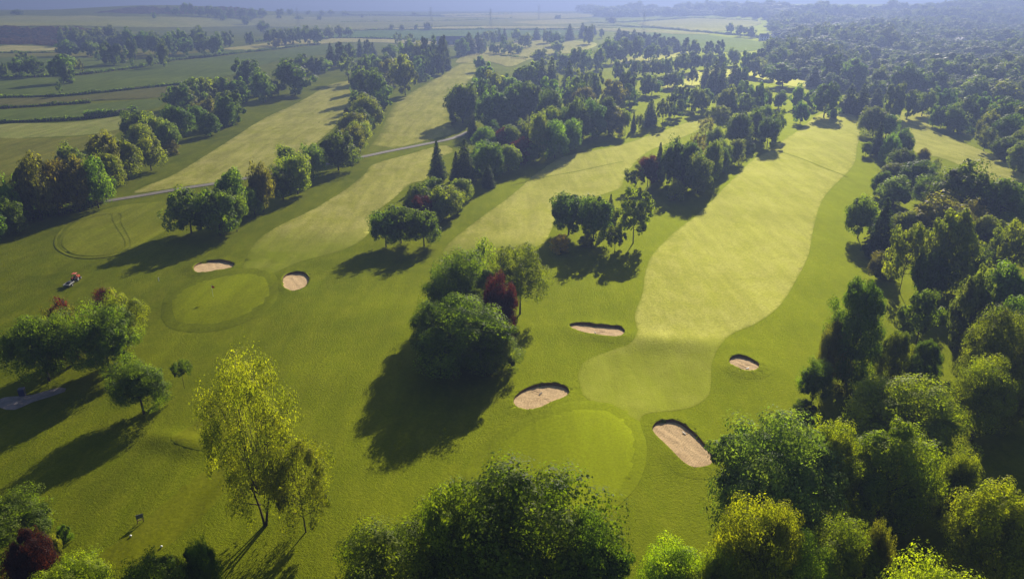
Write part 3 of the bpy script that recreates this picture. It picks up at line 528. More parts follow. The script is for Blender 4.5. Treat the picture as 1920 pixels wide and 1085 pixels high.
    ('round', 'dk', -260.7, 913.0, 18.1, 11.4, 'fifth dark round tree from the left in the field-edge row at upper left', 28),
    ('round', 'dk', -258.4, 937.1, 19.4, 11.7, 'sixth dark round tree from the left in the field-edge row at upper left', 28),
    ('round', 'dk', -246.3, 928.0, 21.6, 12.8, 'seventh dark round tree from the left in the field-edge row at upper left', 28),
    ('round', 'dk', -235.5, 933.6, 20.9, 14.2, 'eighth dark round tree from the left in the field-edge row at upper left', 28),
    ('round', 'gr', -245.0, 1036.5, 16.9, 14.3, 'first pale round tree from the left in the field-edge row at upper left', 28),
    ('round', 'gr', -239.3, 1076.0, 16.7, 11.9, 'second pale round tree from the left in the field-edge row at upper left', 28),
    ('round', 'gr', -230.3, 1089.9, 13.1, 13.5, 'third pale round tree from the left in the field-edge row at upper left', 28),
    ('round', 'dk', -378.0, 1176.9, 18.2, 16.2, 'first dark round tree from the left in the field-edge row at upper left', 28),
    ('round', 'bn', -264.9, 863.5, 10.5, 10.8, 'brownish bushy tree in the field-edge row at upper left', 28),
    ('round', 'gr', -548.0, 2100.1, 10.7, 17.2, 'first pale round tree from the left scattered over the far pastures', 29),
    ('round', 'gr', -517.2, 2132.3, 12.7, 20.4, 'second pale round tree from the left scattered over the far pastures', 29),
    ('round', 'gr', -499.9, 2158.2, 14.7, 16.2, 'third pale round tree from the left scattered over the far pastures', 29),
    ('round', 'gr', -461.1, 2162.5, 12.9, 20.7, 'fourth pale round tree from the left scattered over the far pastures', 29),
    ('round', 'dk', -435.4, 1765.8, 12.1, 13.3, 'second dark round tree from the left scattered over the far pastures', 29),
    ('shrub', 'dk', -483.4, 1764.9, 7.2, 21.7, 'wide dark thicket scattered over the far pastures', 29),
    ('round', 'dk', -508.7, 1704.6, 8.7, 10.5, 'first dark round tree from the left scattered over the far pastures', 29),
    ('conifer', 'co', -376.0, 1955.6, 11.3, 8.0, 'narrow dark tree scattered over the far pastures', 29),
    ('round', 'gr', -196.4, 1262.4, 9.8, 7.8, 'fifth pale round tree from the left scattered over the far pastures', 29),
    ('round', 'gr', -175.2, 1234.9, 10.6, 8.5, 'sixth pale round tree from the left scattered over the far pastures', 29),
    ('round', 'gr', -157.2, 1268.8, 9.8, 7.0, 'eighth pale round tree from the left scattered over the far pastures', 29),
    ('round', 'gr', -135.9, 1257.3, 12.9, 13.0, 'ninth pale round tree from the left scattered over the far pastures', 29),
    ('open', 'gr', -131.9, 888.6, 15.3, 11.1, 'first pale open tree from the left scattered over the far pastures', 29),
    ('open', 'gr', -112.6, 844.3, 16.2, 12.9, 'second pale open tree from the left scattered over the far pastures', 29),
    ('round', 'gr', -273.7, 2200.1, 11.3, 16.5, 'seventh pale round tree from the left scattered over the far pastures', 29),
    ('round', 'gr', 107.6, 1828.1, 10.9, 17.5, 'tenth pale round tree from the left scattered over the far pastures', 29),
    ('round', 'gr', 203.9, 1581.2, 13.5, 21.7, 'eleventh pale round tree from the left scattered over the far pastures', 29),
    ('round', 'gr', 324.1, 1152.1, 15.8, 11.1, 'twelfth pale round tree from the left scattered over the far pastures', 29),
    ('round', 'gr', 318.8, 1079.0, 14.8, 13.4, 'thirteenth pale round tree from the left scattered over the far pastures', 29),
    ('round', 'gr', 325.8, 1053.1, 14.5, 13.1, 'fourteenth pale round tree from the left scattered over the far pastures', 29),
]
# shape outlines on the land, metres
SHEETS = [
    {'n': 'fairway', 'm': 'fairway', 'p': [(14.2, 90.8), (10.9, 94.2), (10.4, 98.4), (10.5, 101.8), (12.2, 106.4), (17.1, 110.4), (20.4, 112.7), (22.2, 117.5), (22.9, 124.8), (26.0, 134.9), (28.6, 146.9), (32.5, 158.9), (40.8, 175.7), (51.1, 193.5), (61.3, 212.9), (73.3, 235.7), (86.6, 262.1), (97.5, 278.1), (110.8, 299.1), (126.3, 323.7), (149.0, 364.2), (164.1, 378.9), (169.2, 368.7), (154.5, 328.1), (131.6, 278.7), (119.2, 253.0), (99.8, 222.7), (88.7, 203.8), (77.2, 179.5), (68.1, 158.8), (58.6, 141.1), (50.9, 128.1), (44.5, 120.7), (38.9, 116.3), (35.4, 111.4), (32.3, 105.2), (30.5, 98.6), (28.9, 94.7), (25.5, 91.7), (19.0, 89.9), (17.5, 86.9), (15.7, 88.3)], 'l': 0, 't': [107.1, 122.1]},
    {'n': 'putting_green', 'm': 'green', 'p': [(-4.7, 74.5), (-4.0, 77.3), (-2.8, 80.1), (0.0, 84.1), (3.7, 87.4), (7.6, 89.6), (11.5, 90.8), (14.4, 90.1), (16.2, 86.8), (16.5, 81.9), (15.6, 77.2), (13.8, 72.8), (11.1, 69.2), (8.0, 65.4), (4.0, 63.2), (-0.6, 63.4), (-3.6, 65.6), (-5.0, 69.8)], 'l': 2, 't': None},
    {'n': 'green_collar', 'm': 'collar', 'p': [(-6.1, 74.0), (-5.4, 77.7), (-3.9, 81.4), (-0.7, 85.7), (3.4, 89.1), (7.7, 91.9), (12.1, 93.4), (15.5, 92.3), (17.6, 88.4), (17.7, 81.9), (16.7, 76.9), (14.8, 72.4), (12.0, 68.6), (8.4, 64.1), (4.0, 61.9), (-0.9, 62.1), (-4.4, 64.3), (-6.1, 69.4)], 'l': 1, 't': None},
    {'n': 'putting_green', 'm': 'green2', 'p': [(-64.6, 126.2), (-66.1, 132.5), (-64.8, 138.8), (-60.0, 143.8), (-55.2, 145.9), (-51.0, 142.8), (-47.8, 134.7), (-47.4, 127.6), (-50.0, 121.4), (-54.7, 118.6), (-59.9, 119.5), (-62.7, 122.2)], 'l': 2, 't': None},
    {'n': 'green_collar', 'm': 'collar', 'p': [(-65.7, 125.8), (-68.1, 134.4), (-66.6, 142.1), (-61.2, 147.0), (-55.4, 149.2), (-50.4, 145.3), (-46.2, 134.1), (-45.7, 125.6), (-48.9, 119.0), (-53.9, 116.0), (-59.9, 117.3), (-63.5, 121.2)], 'l': 1, 't': None},
    {'n': 'fairway', 'm': 'fairway', 'p': [(-58.6, 149.5), (-61.5, 166.5), (-60.0, 179.3), (-54.0, 199.7), (-50.1, 220.6), (-48.5, 238.6), (-48.4, 252.9), (-38.1, 273.7), (-27.6, 291.6), (-22.3, 277.0), (-28.4, 261.7), (-27.5, 231.5), (-31.6, 224.0), (-34.7, 205.7), (-37.4, 190.4), (-35.9, 174.1), (-39.5, 163.0), (-47.2, 154.2), (-51.5, 145.2), (-55.9, 145.8)], 'l': 0, 't': [158.0, 195.3]},
    {'n': 'fairway', 'm': 'fairway', 'p': [(-54.8, 277.9), (-56.7, 315.7), (-61.1, 367.0), (-63.8, 416.2), (-59.2, 477.9), (-51.6, 564.7), (-43.0, 669.3), (-34.6, 708.4), (-28.3, 602.7), (-29.6, 474.5), (-31.5, 394.2), (-27.9, 339.4), (-24.8, 316.9), (-36.8, 297.3), (-47.1, 280.6)], 'l': 0, 't': None},
    {'n': 'fairway', 'm': 'fairway', 'p': [(-112.7, 212.5), (-111.1, 238.6), (-113.6, 288.9), (-118.4, 350.4), (-118.1, 414.0), (-121.1, 496.6), (-111.9, 529.1), (-100.6, 528.4), (-89.3, 425.5), (-82.8, 370.0), (-78.2, 313.2), (-78.0, 273.7), (-81.2, 250.5), (-88.0, 232.9), (-96.9, 224.9)], 'l': 0, 't': None},
    {'n': 'fairway', 'm': 'fairway', 'p': [(-15.5, 158.0), (-15.5, 165.5), (-12.2, 177.4), (-7.9, 189.9), (0.0, 213.6), (9.1, 245.4), (19.7, 269.0), (39.8, 287.2), (62.1, 317.5), (85.2, 348.2), (94.5, 355.4), (84.6, 329.2), (70.0, 306.1), (51.7, 277.6), (38.6, 242.6), (34.3, 224.5), (29.1, 216.7), (15.0, 199.0), (9.2, 173.0), (6.9, 164.3), (-2.5, 160.0), (-9.8, 159.6)], 'l': 0, 't': [153.7, 187.5]},
    {'n': 'fairway', 'm': 'fairway', 'p': [(186.5, 369.0), (209.2, 374.2), (186.1, 325.1), (181.6, 297.3), (177.0, 268.7), (165.0, 229.5), (149.0, 205.0), (152.4, 231.0), (155.4, 261.5), (150.7, 274.1), (166.7, 315.4)], 'l': 0, 't': None},
    {'n': 'practice_lawn', 'm': 'approach', 'p': [(-105.5, 161.9), (-110.8, 173.1), (-113.7, 188.0), (-108.7, 198.2), (-97.5, 203.1), (-89.9, 199.3), (-86.2, 180.2), (-86.6, 166.4), (-89.1, 156.0), (-96.9, 154.8)], 'l': 0, 't': None},
    {'n': 'fairway', 'm': 'pale', 'p': [(-49.1, 668.3), (-43.8, 786.9), (-19.1, 917.0), (29.2, 1055.1), (88.5, 983.4), (102.1, 920.9), (70.2, 808.0), (25.7, 736.5), (0.0, 632.3), (-11.5, 656.9), (-26.5, 690.5)], 'l': 0, 't': None},
    {'n': 'fairway', 'm': 'pale', 'p': [(78.7, 624.4), (111.5, 726.7), (164.5, 788.3), (186.5, 765.6), (135.6, 693.9), (106.1, 631.0)], 'l': 0, 't': None},
    {'n': 'fairway', 'm': 'pale', 'p': [(93.5, 489.9), (120.0, 550.2), (156.7, 603.9), (188.2, 596.1), (199.1, 566.2), (205.5, 529.9), (219.7, 501.2), (200.5, 463.4), (183.4, 479.8), (168.9, 520.5), (141.1, 526.6), (109.8, 469.6)], 'l': 0, 't': None},
    {'n': 'tee_ground', 'm': 'tee', 'p': [(-44.6, 59.3), (-42.0, 64.2), (-39.1, 72.9), (-36.0, 78.6), (-33.3, 77.0), (-34.8, 67.6), (-38.7, 59.9)], 'l': 0, 't': None},
    {'n': 'tee_ground', 'm': 'tee', 'p': [(-44.5, 81.3), (-43.9, 87.0), (-41.1, 94.7), (-37.9, 94.7), (-37.1, 89.9), (-37.1, 81.5), (-38.1, 78.8)], 'l': 0, 't': None},
    {'n': 'field', 'm': 'pasture', 'p': [(-232.8, 336.4), (-206.2, 344.1), (-188.0, 370.1), (-179.2, 348.3), (-172.3, 324.3), (-180.3, 307.1), (-196.6, 301.0), (-208.7, 299.4)], 'l': 0, 't': None},
    {'n': 'field', 'm': 'olivefield', 'p': [(-216.5, 298.0), (-195.1, 298.5), (-179.0, 304.6), (-170.9, 321.6), (-165.0, 298.8), (-162.3, 274.2), (-160.7, 254.3), (-163.5, 229.9), (-167.7, 226.0)], 'l': 0, 't': None},
    {'n': 'field', 'm': 'darkfield', 'p': [(-268.2, 382.5), (-252.7, 383.9), (-229.0, 406.7), (-200.1, 422.0), (-187.1, 396.7), (-192.5, 380.8), (-211.7, 353.9), (-243.0, 344.5)], 'l': 0, 't': None},
    {'n': 'field', 'm': 'brownfield', 'p': [(-293.5, 420.8), (-260.9, 434.1), (-236.4, 463.1), (-217.3, 491.5), (-203.6, 433.8), (-235.4, 418.6), (-275.0, 392.6)], 'l': 0, 't': None},
    {'n': 'field', 'm': 'darkfield', 'p': [(-358.8, 519.2), (-311.6, 544.5), (-299.9, 600.3), (-297.3, 679.9), (-260.4, 779.5), (-215.7, 928.9), (-186.4, 800.4), (-200.6, 719.3), (-212.1, 631.0), (-206.6, 553.9), (-223.1, 511.4), (-243.2, 477.2), (-268.1, 446.7), (-301.8, 433.4)], 'l': 0, 't': None},
    {'n': 'field', 'm': 'straw', 'p': [(-317.2, 842.7), (-305.2, 917.5), (-262.6, 1026.7), (-211.5, 1055.2), (-127.3, 1022.7), (-38.8, 932.4), (-49.2, 886.5), (-133.7, 964.9), (-215.2, 971.3), (-277.0, 830.5)], 'l': 1, 't': None},
    {'n': 'field', 'm': 'darkfield', 'p': [(-475.6, 695.2), (-426.8, 720.1), (-349.8, 695.6), (-331.7, 755.8), (-284.6, 836.3), (-305.7, 697.4), (-310.7, 622.7), (-320.3, 560.5), (-370.4, 536.7)], 'l': 0, 't': None},
    {'n': 'field', 'm': 'olivefield', 'p': [(-526.0, 771.4), (-476.0, 796.1), (-409.8, 831.1), (-309.2, 824.2), (-334.3, 761.9), (-355.4, 707.2), (-434.2, 732.9), (-481.6, 704.3)], 'l': 0, 't': None},
    {'n': 'field', 'm': 'straw', 'p': [(-561.6, 825.2), (-567.2, 870.2), (-495.9, 840.5), (-480.6, 804.1), (-529.6, 777.0)], 'l': 1, 't': None},
    {'n': 'field', 'm': 'greenfield', 'p': [(-272.1, 1234.9), (-177.3, 1288.7), (-53.3, 1291.3), (113.9, 1272.9), (102.2, 1140.1), (-44.2, 1067.5), (-163.2, 1073.8), (-256.2, 1091.3)], 'l': 0, 't': None},
    {'n': 'field', 'm': 'straw', 'p': [(-254.2, 1273.7), (-184.0, 1338.5), (-95.3, 1387.6), (38.9, 1414.0), (198.8, 1313.9), (295.6, 1191.6), (264.5, 1128.0), (169.5, 1230.8), (36.4, 1323.3), (-90.2, 1310.9), (-174.7, 1269.2)], 'l': 1, 't': None},
    {'n': 'field', 'm': 'pasture', 'p': [(-536.9, 1635.0), (-450.5, 2058.7), (-80.6, 1962.4), (217.5, 1669.7), (180.9, 1384.9), (-98.8, 1438.1), (-267.9, 1297.9), (-424.5, 1403.6)], 'l': 0, 't': None},
    {'n': 'field', 'm': 'straw', 'p': [(-195.6, 2386.8), (0.0, 2526.7), (207.0, 2332.0), (214.5, 2090.9), (49.8, 1819.4), (-82.1, 1999.7), (-179.4, 2098.4)], 'l': 1, 't': None},
    {'n': 'field', 'm': 'straw', 'p': [(0.0, 1599.8), (112.9, 1832.3), (175.6, 1708.9), (136.5, 1530.2), (39.8, 1450.9)], 'l': 1, 't': None},
    {'n': 'field', 'm': 'straw', 'p': [(261.5, 1622.5), (413.2, 1886.6), (512.7, 1784.0), (514.9, 1604.9), (426.5, 1410.4), (312.7, 1227.2), (280.6, 1360.0)], 'l': 1, 't': None},
    {'n': 'field', 'm': 'greenfield', 'p': [(171.7, 1131.3), (251.6, 1217.9), (287.3, 1125.6), (307.5, 966.2), (287.4, 863.0), (228.9, 783.7), (190.0, 855.3), (173.6, 1003.9)], 'l': 0, 't': None},
    {'n': 'field', 'm': 'straw', 'p': [(310.7, 828.7), (343.1, 823.5), (336.4, 740.6), (305.2, 682.8), (304.4, 727.9), (291.6, 761.9)], 'l': 1, 't': None},
    {'n': 'field', 'm': 'pasture', 'p': [(-918.0, 1369.6), (-824.1, 1435.1), (-630.5, 1396.6), (-552.2, 1551.3), (-491.5, 1491.4), (-534.6, 1234.7), (-592.7, 1106.1), (-707.1, 1050.6)], 'l': 0, 't': None},
]
HEDGES = [
    {'label': 'thick dark hedge ending where the road begins', 'p': [(-126.2, 181.6), (-124.5, 187.0), (-121.1, 191.0), (-117.5, 195.1), (-115.3, 200.0)], 'h': 2.6, 'w': 3.4, 'c': 'dk'},
    {'label': 'topmost long hedge curving over the left fields', 'p': [(-360.1, 532.5), (-315.6, 551.9), (-305.6, 612.1), (-302.0, 691.0), (-269.7, 807.9), (-231.5, 927.9)], 'h': 2.2, 'w': 2.4, 'c': 'dk'},
    {'label': 'long hedge below the topmost one on the left fields', 'p': [(-290.6, 425.5), (-275.9, 431.0), (-263.3, 438.3), (-250.8, 453.1), (-238.7, 467.8), (-218.5, 500.2)], 'h': 1.8, 'w': 2.0, 'c': 'dk'},
    {'label': 'broken low hedge across the left fields', 'p': [(-265.3, 386.3), (-256.8, 390.5), (-245.7, 400.0), (-231.5, 411.4)], 'h': 1.8, 'w': 2.0, 'c': 'dk'},
    {'label': 'lowest hedge across the left fields', 'p': [(-235.5, 340.5), (-223.2, 344.4), (-209.9, 350.7), (-204.0, 354.6)], 'h': 1.8, 'w': 2.2, 'c': 'dk'},
    {'label': 'overgrown bushy hedge beside the straw field', 'p': [(-204.9, 356.3), (-200.1, 361.7), (-194.5, 368.7), (-191.7, 379.0)], 'h': 4.5, 'w': 5, 'c': 'dk'},
    {'label': 'hedge along the upper edge of the long straw strip', 'p': [(-318.4, 958.3), (-287.9, 1041.5), (-265.2, 1202.7), (-225.1, 1257.5), (-139.1, 1263.5), (35.8, 1301.2), (124.5, 1291.8)], 'h': 3, 'w': 3, 'c': 'dk'},
    {'label': 'hedge along the lower edge of the long straw strip', 'p': [(-266.1, 1040.7), (-190.0, 1057.5), (-126.0, 1012.2), (-75.1, 986.9)], 'h': 3, 'w': 3, 'c': 'dk'},
    {'label': 'far hedge between pale pastures at top centre', 'p': [(-356.2, 1623.2), (-246.7, 1635.6), (-114.8, 1675.2), (0.0, 1855.0)], 'h': 3, 'w': 3, 'c': 'gr'},
    {'label': 'far hedge above the cream field', 'p': [(136.5, 1530.2), (252.5, 1674.2), (418.3, 1910.1), (518.8, 1645.9)], 'h': 3, 'w': 3, 'c': 'gr'},
    {'label': 'far hedge below the cream field', 'p': [(156.8, 1426.3), (231.0, 1400.7), (288.5, 1232.2), (328.9, 1083.2), (331.6, 978.5)], 'h': 3, 'w': 3, 'c': 'gr'},
    {'label': 'farthest hedge below the distant hills', 'p': [(-479.7, 2194.1), (-301.6, 2206.4), (-117.6, 2150.2), (0.0, 2413.2)], 'h': 4, 'w': 4, 'c': 'gr'},
    {'label': 'short thick hedge on the far left pasture', 'p': [(-507.7, 759.7), (-472.7, 754.6), (-452.7, 765.4)], 'h': 2.2, 'w': 2.6, 'c': 'dk'},
    {'label': 'low hedge right of the farm trees', 'p': [(-2.6, 742.1), (7.6, 727.3), (15.0, 718.3)], 'h': 1.6, 'w': 2, 'c': 'dk'},
    {'label': 'short straight hedge at the upper fairway tees', 'p': [(-11.4, 746.4), (-5.2, 741.3)], 'h': 1.5, 'w': 1.5, 'c': 'md'},
]
WOODS = [
    {'label': 'blue hazy forest filling the valley at upper right', 'sp': 'round', 'c': 'wood', 'd': 12.5, 'p': [(562.2, 1693.6), (717.2, 1751.3), (907.5, 1751.6), (1605.6, 2410.8), (327.1, 471.2), (315.0, 495.1), (329.5, 557.7), (294.5, 574.0), (314.1, 660.6), (309.7, 716.3), (326.2, 824.0), (319.0, 902.5), (402.8, 1205.3)]},
    {'label': 'hazy belt of woodland below the distant hills', 'sp': 'round', 'c': 'wood', 'd': 16, 'p': [(241.3, 2721.0), (418.0, 2553.5), (578.0, 2356.3), (711.5, 1933.9), (686.1, 1673.1), (548.0, 1667.1), (539.4, 1879.2), (407.0, 2053.1), (221.5, 2023.8)]},
    {'label': 'hazy undergrowth trees between the far belts', 'sp': 'round', 'c': 'wood2', 'd': 12, 'p': [(281.2, 834.8), (304.2, 781.1), (273.8, 610.3), (279.6, 568.1), (318.8, 538.9), (312.7, 449.4), (293.2, 419.8), (236.6, 404.3), (202.9, 418.8), (205.7, 452.7), (201.8, 529.9), (193.8, 574.5)]},
    {'label': 'reddish bracken bank across the far left hillside', 'sp': 'shrub', 'c': 'brk', 'd': 6, 'p': [(-615.4, 897.0), (-521.1, 884.3), (-434.6, 867.7), (-518.9, 1059.5), (-575.8, 1046.1), (-637.9, 1031.0), (-700.9, 1030.1)]},
    {'label': 'reddish heather slope on the far left ridge', 'sp': 'shrub', 'c': 'brk', 'd': 8, 'p': [(-825.1, 1560.2), (-750.0, 1525.6), (-663.9, 1519.0), (-578.6, 1567.8), (-537.9, 1710.9), (-579.3, 1769.9), (-700.7, 1632.8), (-795.4, 1645.5)]},
    {'label': 'dark distant scrub at the far left hillside foot', 'sp': 'round', 'c': 'wood', 'd': 13, 'p': [(-506.9, 859.7), (-439.8, 833.4), (-358.1, 817.6), (-312.9, 842.2), (-334.6, 911.1), (-403.6, 940.3), (-473.6, 950.1), (-540.0, 939.8)]},
]
STRIPS = [
    {'n': 'road', 'm': 'road', 'w': 3.0, 'p': [(-117.1, 201.1), (-111.5, 206.9), (-105.1, 213.3), (-92.1, 227.0), (-81.1, 238.5), (-66.7, 251.8), (-55.9, 264.6), (-48.3, 275.2), (-41.5, 284.5), (-34.2, 294.0), (-26.4, 302.9), (-22.1, 310.8), (-18.5, 320.3)]},
    {'n': 'mown_track', 'm': 'track', 'w': 0.55, 'p': [(-107.3, 189.0), (-103.5, 182.9), (-98.4, 175.2), (-93.5, 168.2), (-90.7, 163.3), (-89.8, 159.6), (-91.1, 156.5), (-94.9, 155.5), (-99.2, 156.9), (-104.1, 161.5), (-106.9, 165.7), (-109.2, 171.6), (-110.8, 180.3), (-111.4, 187.8)]},
    {'n': 'mown_track', 'm': 'track', 'w': 0.55, 'p': [(-105.9, 189.9), (-100.5, 181.0), (-95.0, 172.6), (-90.6, 165.6), (-88.4, 160.2), (-88.9, 156.0), (-92.9, 154.1), (-98.1, 154.8), (-103.8, 159.0), (-108.1, 164.7), (-111.7, 172.8), (-113.5, 182.5)]},
    {'n': 'mown_track', 'm': 'track', 'w': 0.5, 'p': [(0.0, 226.2), (10.5, 237.1), (23.7, 247.0), (40.2, 260.4)], 'o': 1},
    {'n': 'mown_track', 'm': 'track', 'w': 0.5, 'p': [(100.8, 278.7), (104.6, 264.2), (107.5, 249.4), (110.2, 236.2)], 'o': 1},
]
BUNKERS = [
    {'label': 'flat oval sand bunker left of the small green', 'p': [(-68.55, 147.47), (-69.12, 150.0), (-68.47, 152.42), (-66.57, 153.63), (-64.22, 153.7), (-61.93, 152.26), (-60.71, 150.5), (-60.85, 148.3), (-62.76, 146.65), (-65.1, 145.35), (-67.04, 145.38)]},
    {'label': 'round sand bunker at the right of the small green', 'p': [(-48.17, 143.41), (-47.92, 146.4), (-46.4, 147.5), (-44.39, 146.82), (-42.62, 143.58), (-41.84, 139.34), (-42.23, 136.36), (-43.73, 134.88), (-45.53, 136.02), (-46.69, 138.49)]},
    {'label': 'long narrow sand bunker left of the main fairway neck', 'p': [(10.3, 120.18), (11.68, 121.18), (13.49, 121.18), (15.48, 120.5), (18.02, 120.1), (19.51, 119.73), (20.09, 117.53), (19.38, 115.34), (18.42, 114.6), (16.81, 114.67), (14.64, 115.1), (12.5, 116.16), (10.89, 117.92)]},
    {'label': 'kidney-shaped sand bunker above the near green', 'p': [(0.15, 92.14), (0.29, 93.5), (0.85, 94.78), (1.86, 96.4), (3.22, 97.57), (4.59, 98.27), (5.95, 98.54), (7.3, 98.29), (8.25, 97.47), (8.64, 96.34), (8.48, 95.13), (8.01, 94.14), (7.3, 93.26), (6.42, 92.51), (5.48, 91.59), (4.61, 90.68), (3.64, 90.1), (2.69, 89.75), (1.76, 89.88), (0.88, 90.45), (0.38, 91.22)]},
    {'label': 'small oval sand bunker right of the main fairway neck', 'p': [(35.13, 105.55), (35.93, 106.93), (37.22, 107.75), (38.35, 107.2), (39.16, 106.05), (39.55, 104.37), (39.23, 103.01), (38.46, 102.0), (37.31, 101.53), (36.29, 101.9), (35.49, 102.99), (34.93, 104.18)]},
    {'label': 'largest sand bunker, at the right of the near green', 'p': [(19.31, 86.33), (20.09, 87.74), (21.41, 88.39), (22.84, 88.41), (23.81, 87.39), (24.56, 85.53), (25.07, 83.74), (25.38, 81.85), (25.75, 80.83), (25.75, 78.38), (24.98, 76.98), (23.83, 76.37), (22.73, 76.25), (21.97, 76.72), (21.27, 77.84), (20.59, 79.8), (19.91, 81.97), (19.34, 83.75), (19.11, 85.26)]},
    {'label': 'distant sand bunker on the upper left fairway', 'p': [(-89.14, 342.75), (-89.41, 347.93), (-87.98, 351.38), (-85.12, 352.16), (-81.98, 349.43), (-80.52, 345.11), (-80.7, 339.24), (-83.06, 336.78), (-85.97, 336.79)]},
    {'label': 'farthest small sand bunker by the upper left green', 'p': [(-117.67, 514.48), (-117.27, 521.04), (-114.65, 524.33), (-110.62, 522.72), (-108.24, 518.17), (-108.59, 509.13), (-111.17, 504.32), (-114.93, 506.88)]},
]
SPOTS = {
    'tractor': (-89.83, 140.71),
    'trailer': (-89.65, 137.62),
    'flag': (-57.82, 130.69),
    'post': (-72.88, 140.63),
    'sign': (-41.41, 65.95),
    'marker_a': (-41.43, 63.68),
    'marker_b': (-37.45, 62.19),
    'bin': (-72.81, 95.07),
    'pad0': (-73.92, 91.55),
    'pad1': (-75.6, 94.09),
    'pad2': (-74.33, 94.83),
    'pad3': (-71.5, 95.15),
    'pad4': (-68.51, 97.2),
    'pad5': (-66.91, 95.81),
    'pad6': (-70.09, 92.87),
    'pad7': (-71.28, 90.8),
    'rake_a': (4.29, 95.41),
    'rake_b': (14.6, 116.3),
    'rake_c': (37.25, 102.58),
    'rake_d': (23.44, 85.11),
    'rake_e': (-64.03, 148.27),
    'barn': (-73.61, 931.69),
    'fence_a0': (-46.08, 734.34),
    'fence_a1': (-31.76, 747.16),
    'fence_b0': (-0.99, 711.18),
    'fence_b1': (12.61, 694.86),
    'pylon_a': (-373.64, 1358.39),
    'pylon_b': (-142.25, 1370.65),
    'pylon_c': (-34.76, 1262.4),
    'pylon_d': (201.65, 1189.58),
    'pylon_e': (57.69, 1683.87),
    'house_a': (321.09, 983.67),
    'house_b': (339.95, 993.33),
    'house_c': (369.35, 985.65),
    'house_d': (402.24, 991.38),
    'house_e': (516.32, 886.96),
}


# ------------------------------------------------------------------ helpers
def new_obj(name, me, mat=None, parent=None):
    o = bpy.data.objects.new(name, me); COL.objects.link(o)
    if mat is not None and me is not None and not me.materials: me.materials.append(mat)
    if parent is not None: o.parent = parent
    return o

def tag(o, label=None, cat=None, group=None, kind=None):
    if label: o['label'] = label
    if cat: o['category'] = cat
    if group: o['group'] = group
    if kind: o['kind'] = kind
    return o

def empty(name, loc, rz=0.0, scale=(1, 1, 1)):
    o = bpy.data.objects.new(name, None); COL.objects.link(o); o.empty_display_size = 0.5
    o.location = loc; o.rotation_euler = (0, 0, rz); o.scale = scale
    return o

def np_mesh(name, verts, faces, smooth=False, shade=None):
    """mesh from an (n,3) vertex array and an (m,k) face array, all faces with k corners"""
    verts = np.asarray(verts, np.float32); faces = np.asarray(faces, np.int32)
    me = bpy.data.meshes.new(name); n, k = faces.shape
    me.vertices.add(len(verts)); me.vertices.foreach_set('co', verts.ravel())
    me.loops.add(n * k); me.loops.foreach_set('vertex_index', faces.ravel())
    me.polygons.add(n); me.polygons.foreach_set('loop_start', np.arange(n, dtype=np.int32) * k)
    me.polygons.foreach_set('loop_total', np.full(n, k, np.int32))
    if smooth: me.polygons.foreach_set('use_smooth', np.ones(n, bool))
    if shade is not None:
        a = me.attributes.new('shade', 'FLOAT', 'FACE'); a.data.foreach_set('value', np.asarray(shade, np.float32))
    me.update(); me.validate()
    return me

def py_mesh(name, verts, faces, smooth=False):
    me = bpy.data.meshes.new(name); me.from_pydata([tuple(v) for v in verts], [], faces); me.update()
    if smooth:
        for p in me.polygons: p.use_smooth = True
    return me

class MB:
    """collects simple solids into one mesh"""
    def __init__(s): s.v = []; s.f = []
    def add(s, v, f):
        b = len(s.v); s.v += [tuple(q) for q in v]; s.f += [tuple(i + b for i in q) for q in f]
    def box(s, c, d, rz=0.0, top=1.0, ry=0.0):
        M = Matrix.Rotation(rz, 3, 'Z') @ Matrix.Rotation(ry, 3, 'Y'); c = Vector(c)
        v = []
        for k, t in ((-1, 1.0), (1, top)):
            for i, j in ((-1, -1), (1, -1), (1, 1), (-1, 1)):
                v.append(c + M @ Vector((i * d[0] / 2 * t, j * d[1] / 2 * t, k * d[2] / 2)))
        s.add(v, [(0, 3, 2, 1), (4, 5, 6, 7), (0, 1, 5, 4), (1, 2, 6, 5), (2, 3, 7, 6), (3, 0, 4, 7)])
    def tube(s, pts, rad, n=6, cap=True):
        pts = [Vector(p) for p in pts]; rings = []
        for i, p in enumerate(pts):
            d = (pts[min(i + 1, len(pts) - 1)] - pts[max(i - 1, 0)]).normalized()
            a = d.orthogonal().normalized(); b = d.cross(a)
            r = rad[i] if hasattr(rad, '__len__') else rad
            rings.append([p + (a * math.cos(2 * math.pi * k / n) + b * math.sin(2 * math.pi * k / n)) * r for k in range(n)])
        v = [q for r in rings for q in r]; f = []
        # keep rings aligned: orthogonal() can flip, so match to the nearest corner
        for i in range(1, len(rings)):
            best = min(range(n), key=lambda sft: (rings[i][sft] - rings[i - 1][0]).length)
            rings[i] = rings[i][best:] + rings[i][:best]
        v = [q for r in rings for q in r]
        for i in range(len(pts) - 1):
            for k in range(n):
                f.append((i * n + k, i * n + (k + 1) % n, (i + 1) * n + (k + 1) % n, (i + 1) * n + k))
        if cap:
            f.append(tuple(range(n - 1, -1, -1))); f.append(tuple((len(pts) - 1) * n + k for k in range(n)))
        s.add(v, f)
    def disc(s, c, axis, r, w, n=14):
        a = Vector(axis).normalized(); s.tube([Vector(c) - a * w / 2, Vector(c) + a * w / 2], [r, r], n)
    def mesh(s, name, smooth=False): return py_mesh(name, s.v, s.f, smooth)
    def build(s, name, mat, parent=None, smooth=False): return new_obj(name, s.mesh(name, smooth), mat, parent)

# ------------------------------------------------------------------ materials
def nodes_of(name):
    m = bpy.data.materials.new(name); m.use_nodes = True
    nt = m.node_tree; b = nt.nodes['Principled BSDF']
    return m, nt.nodes, nt.links, b

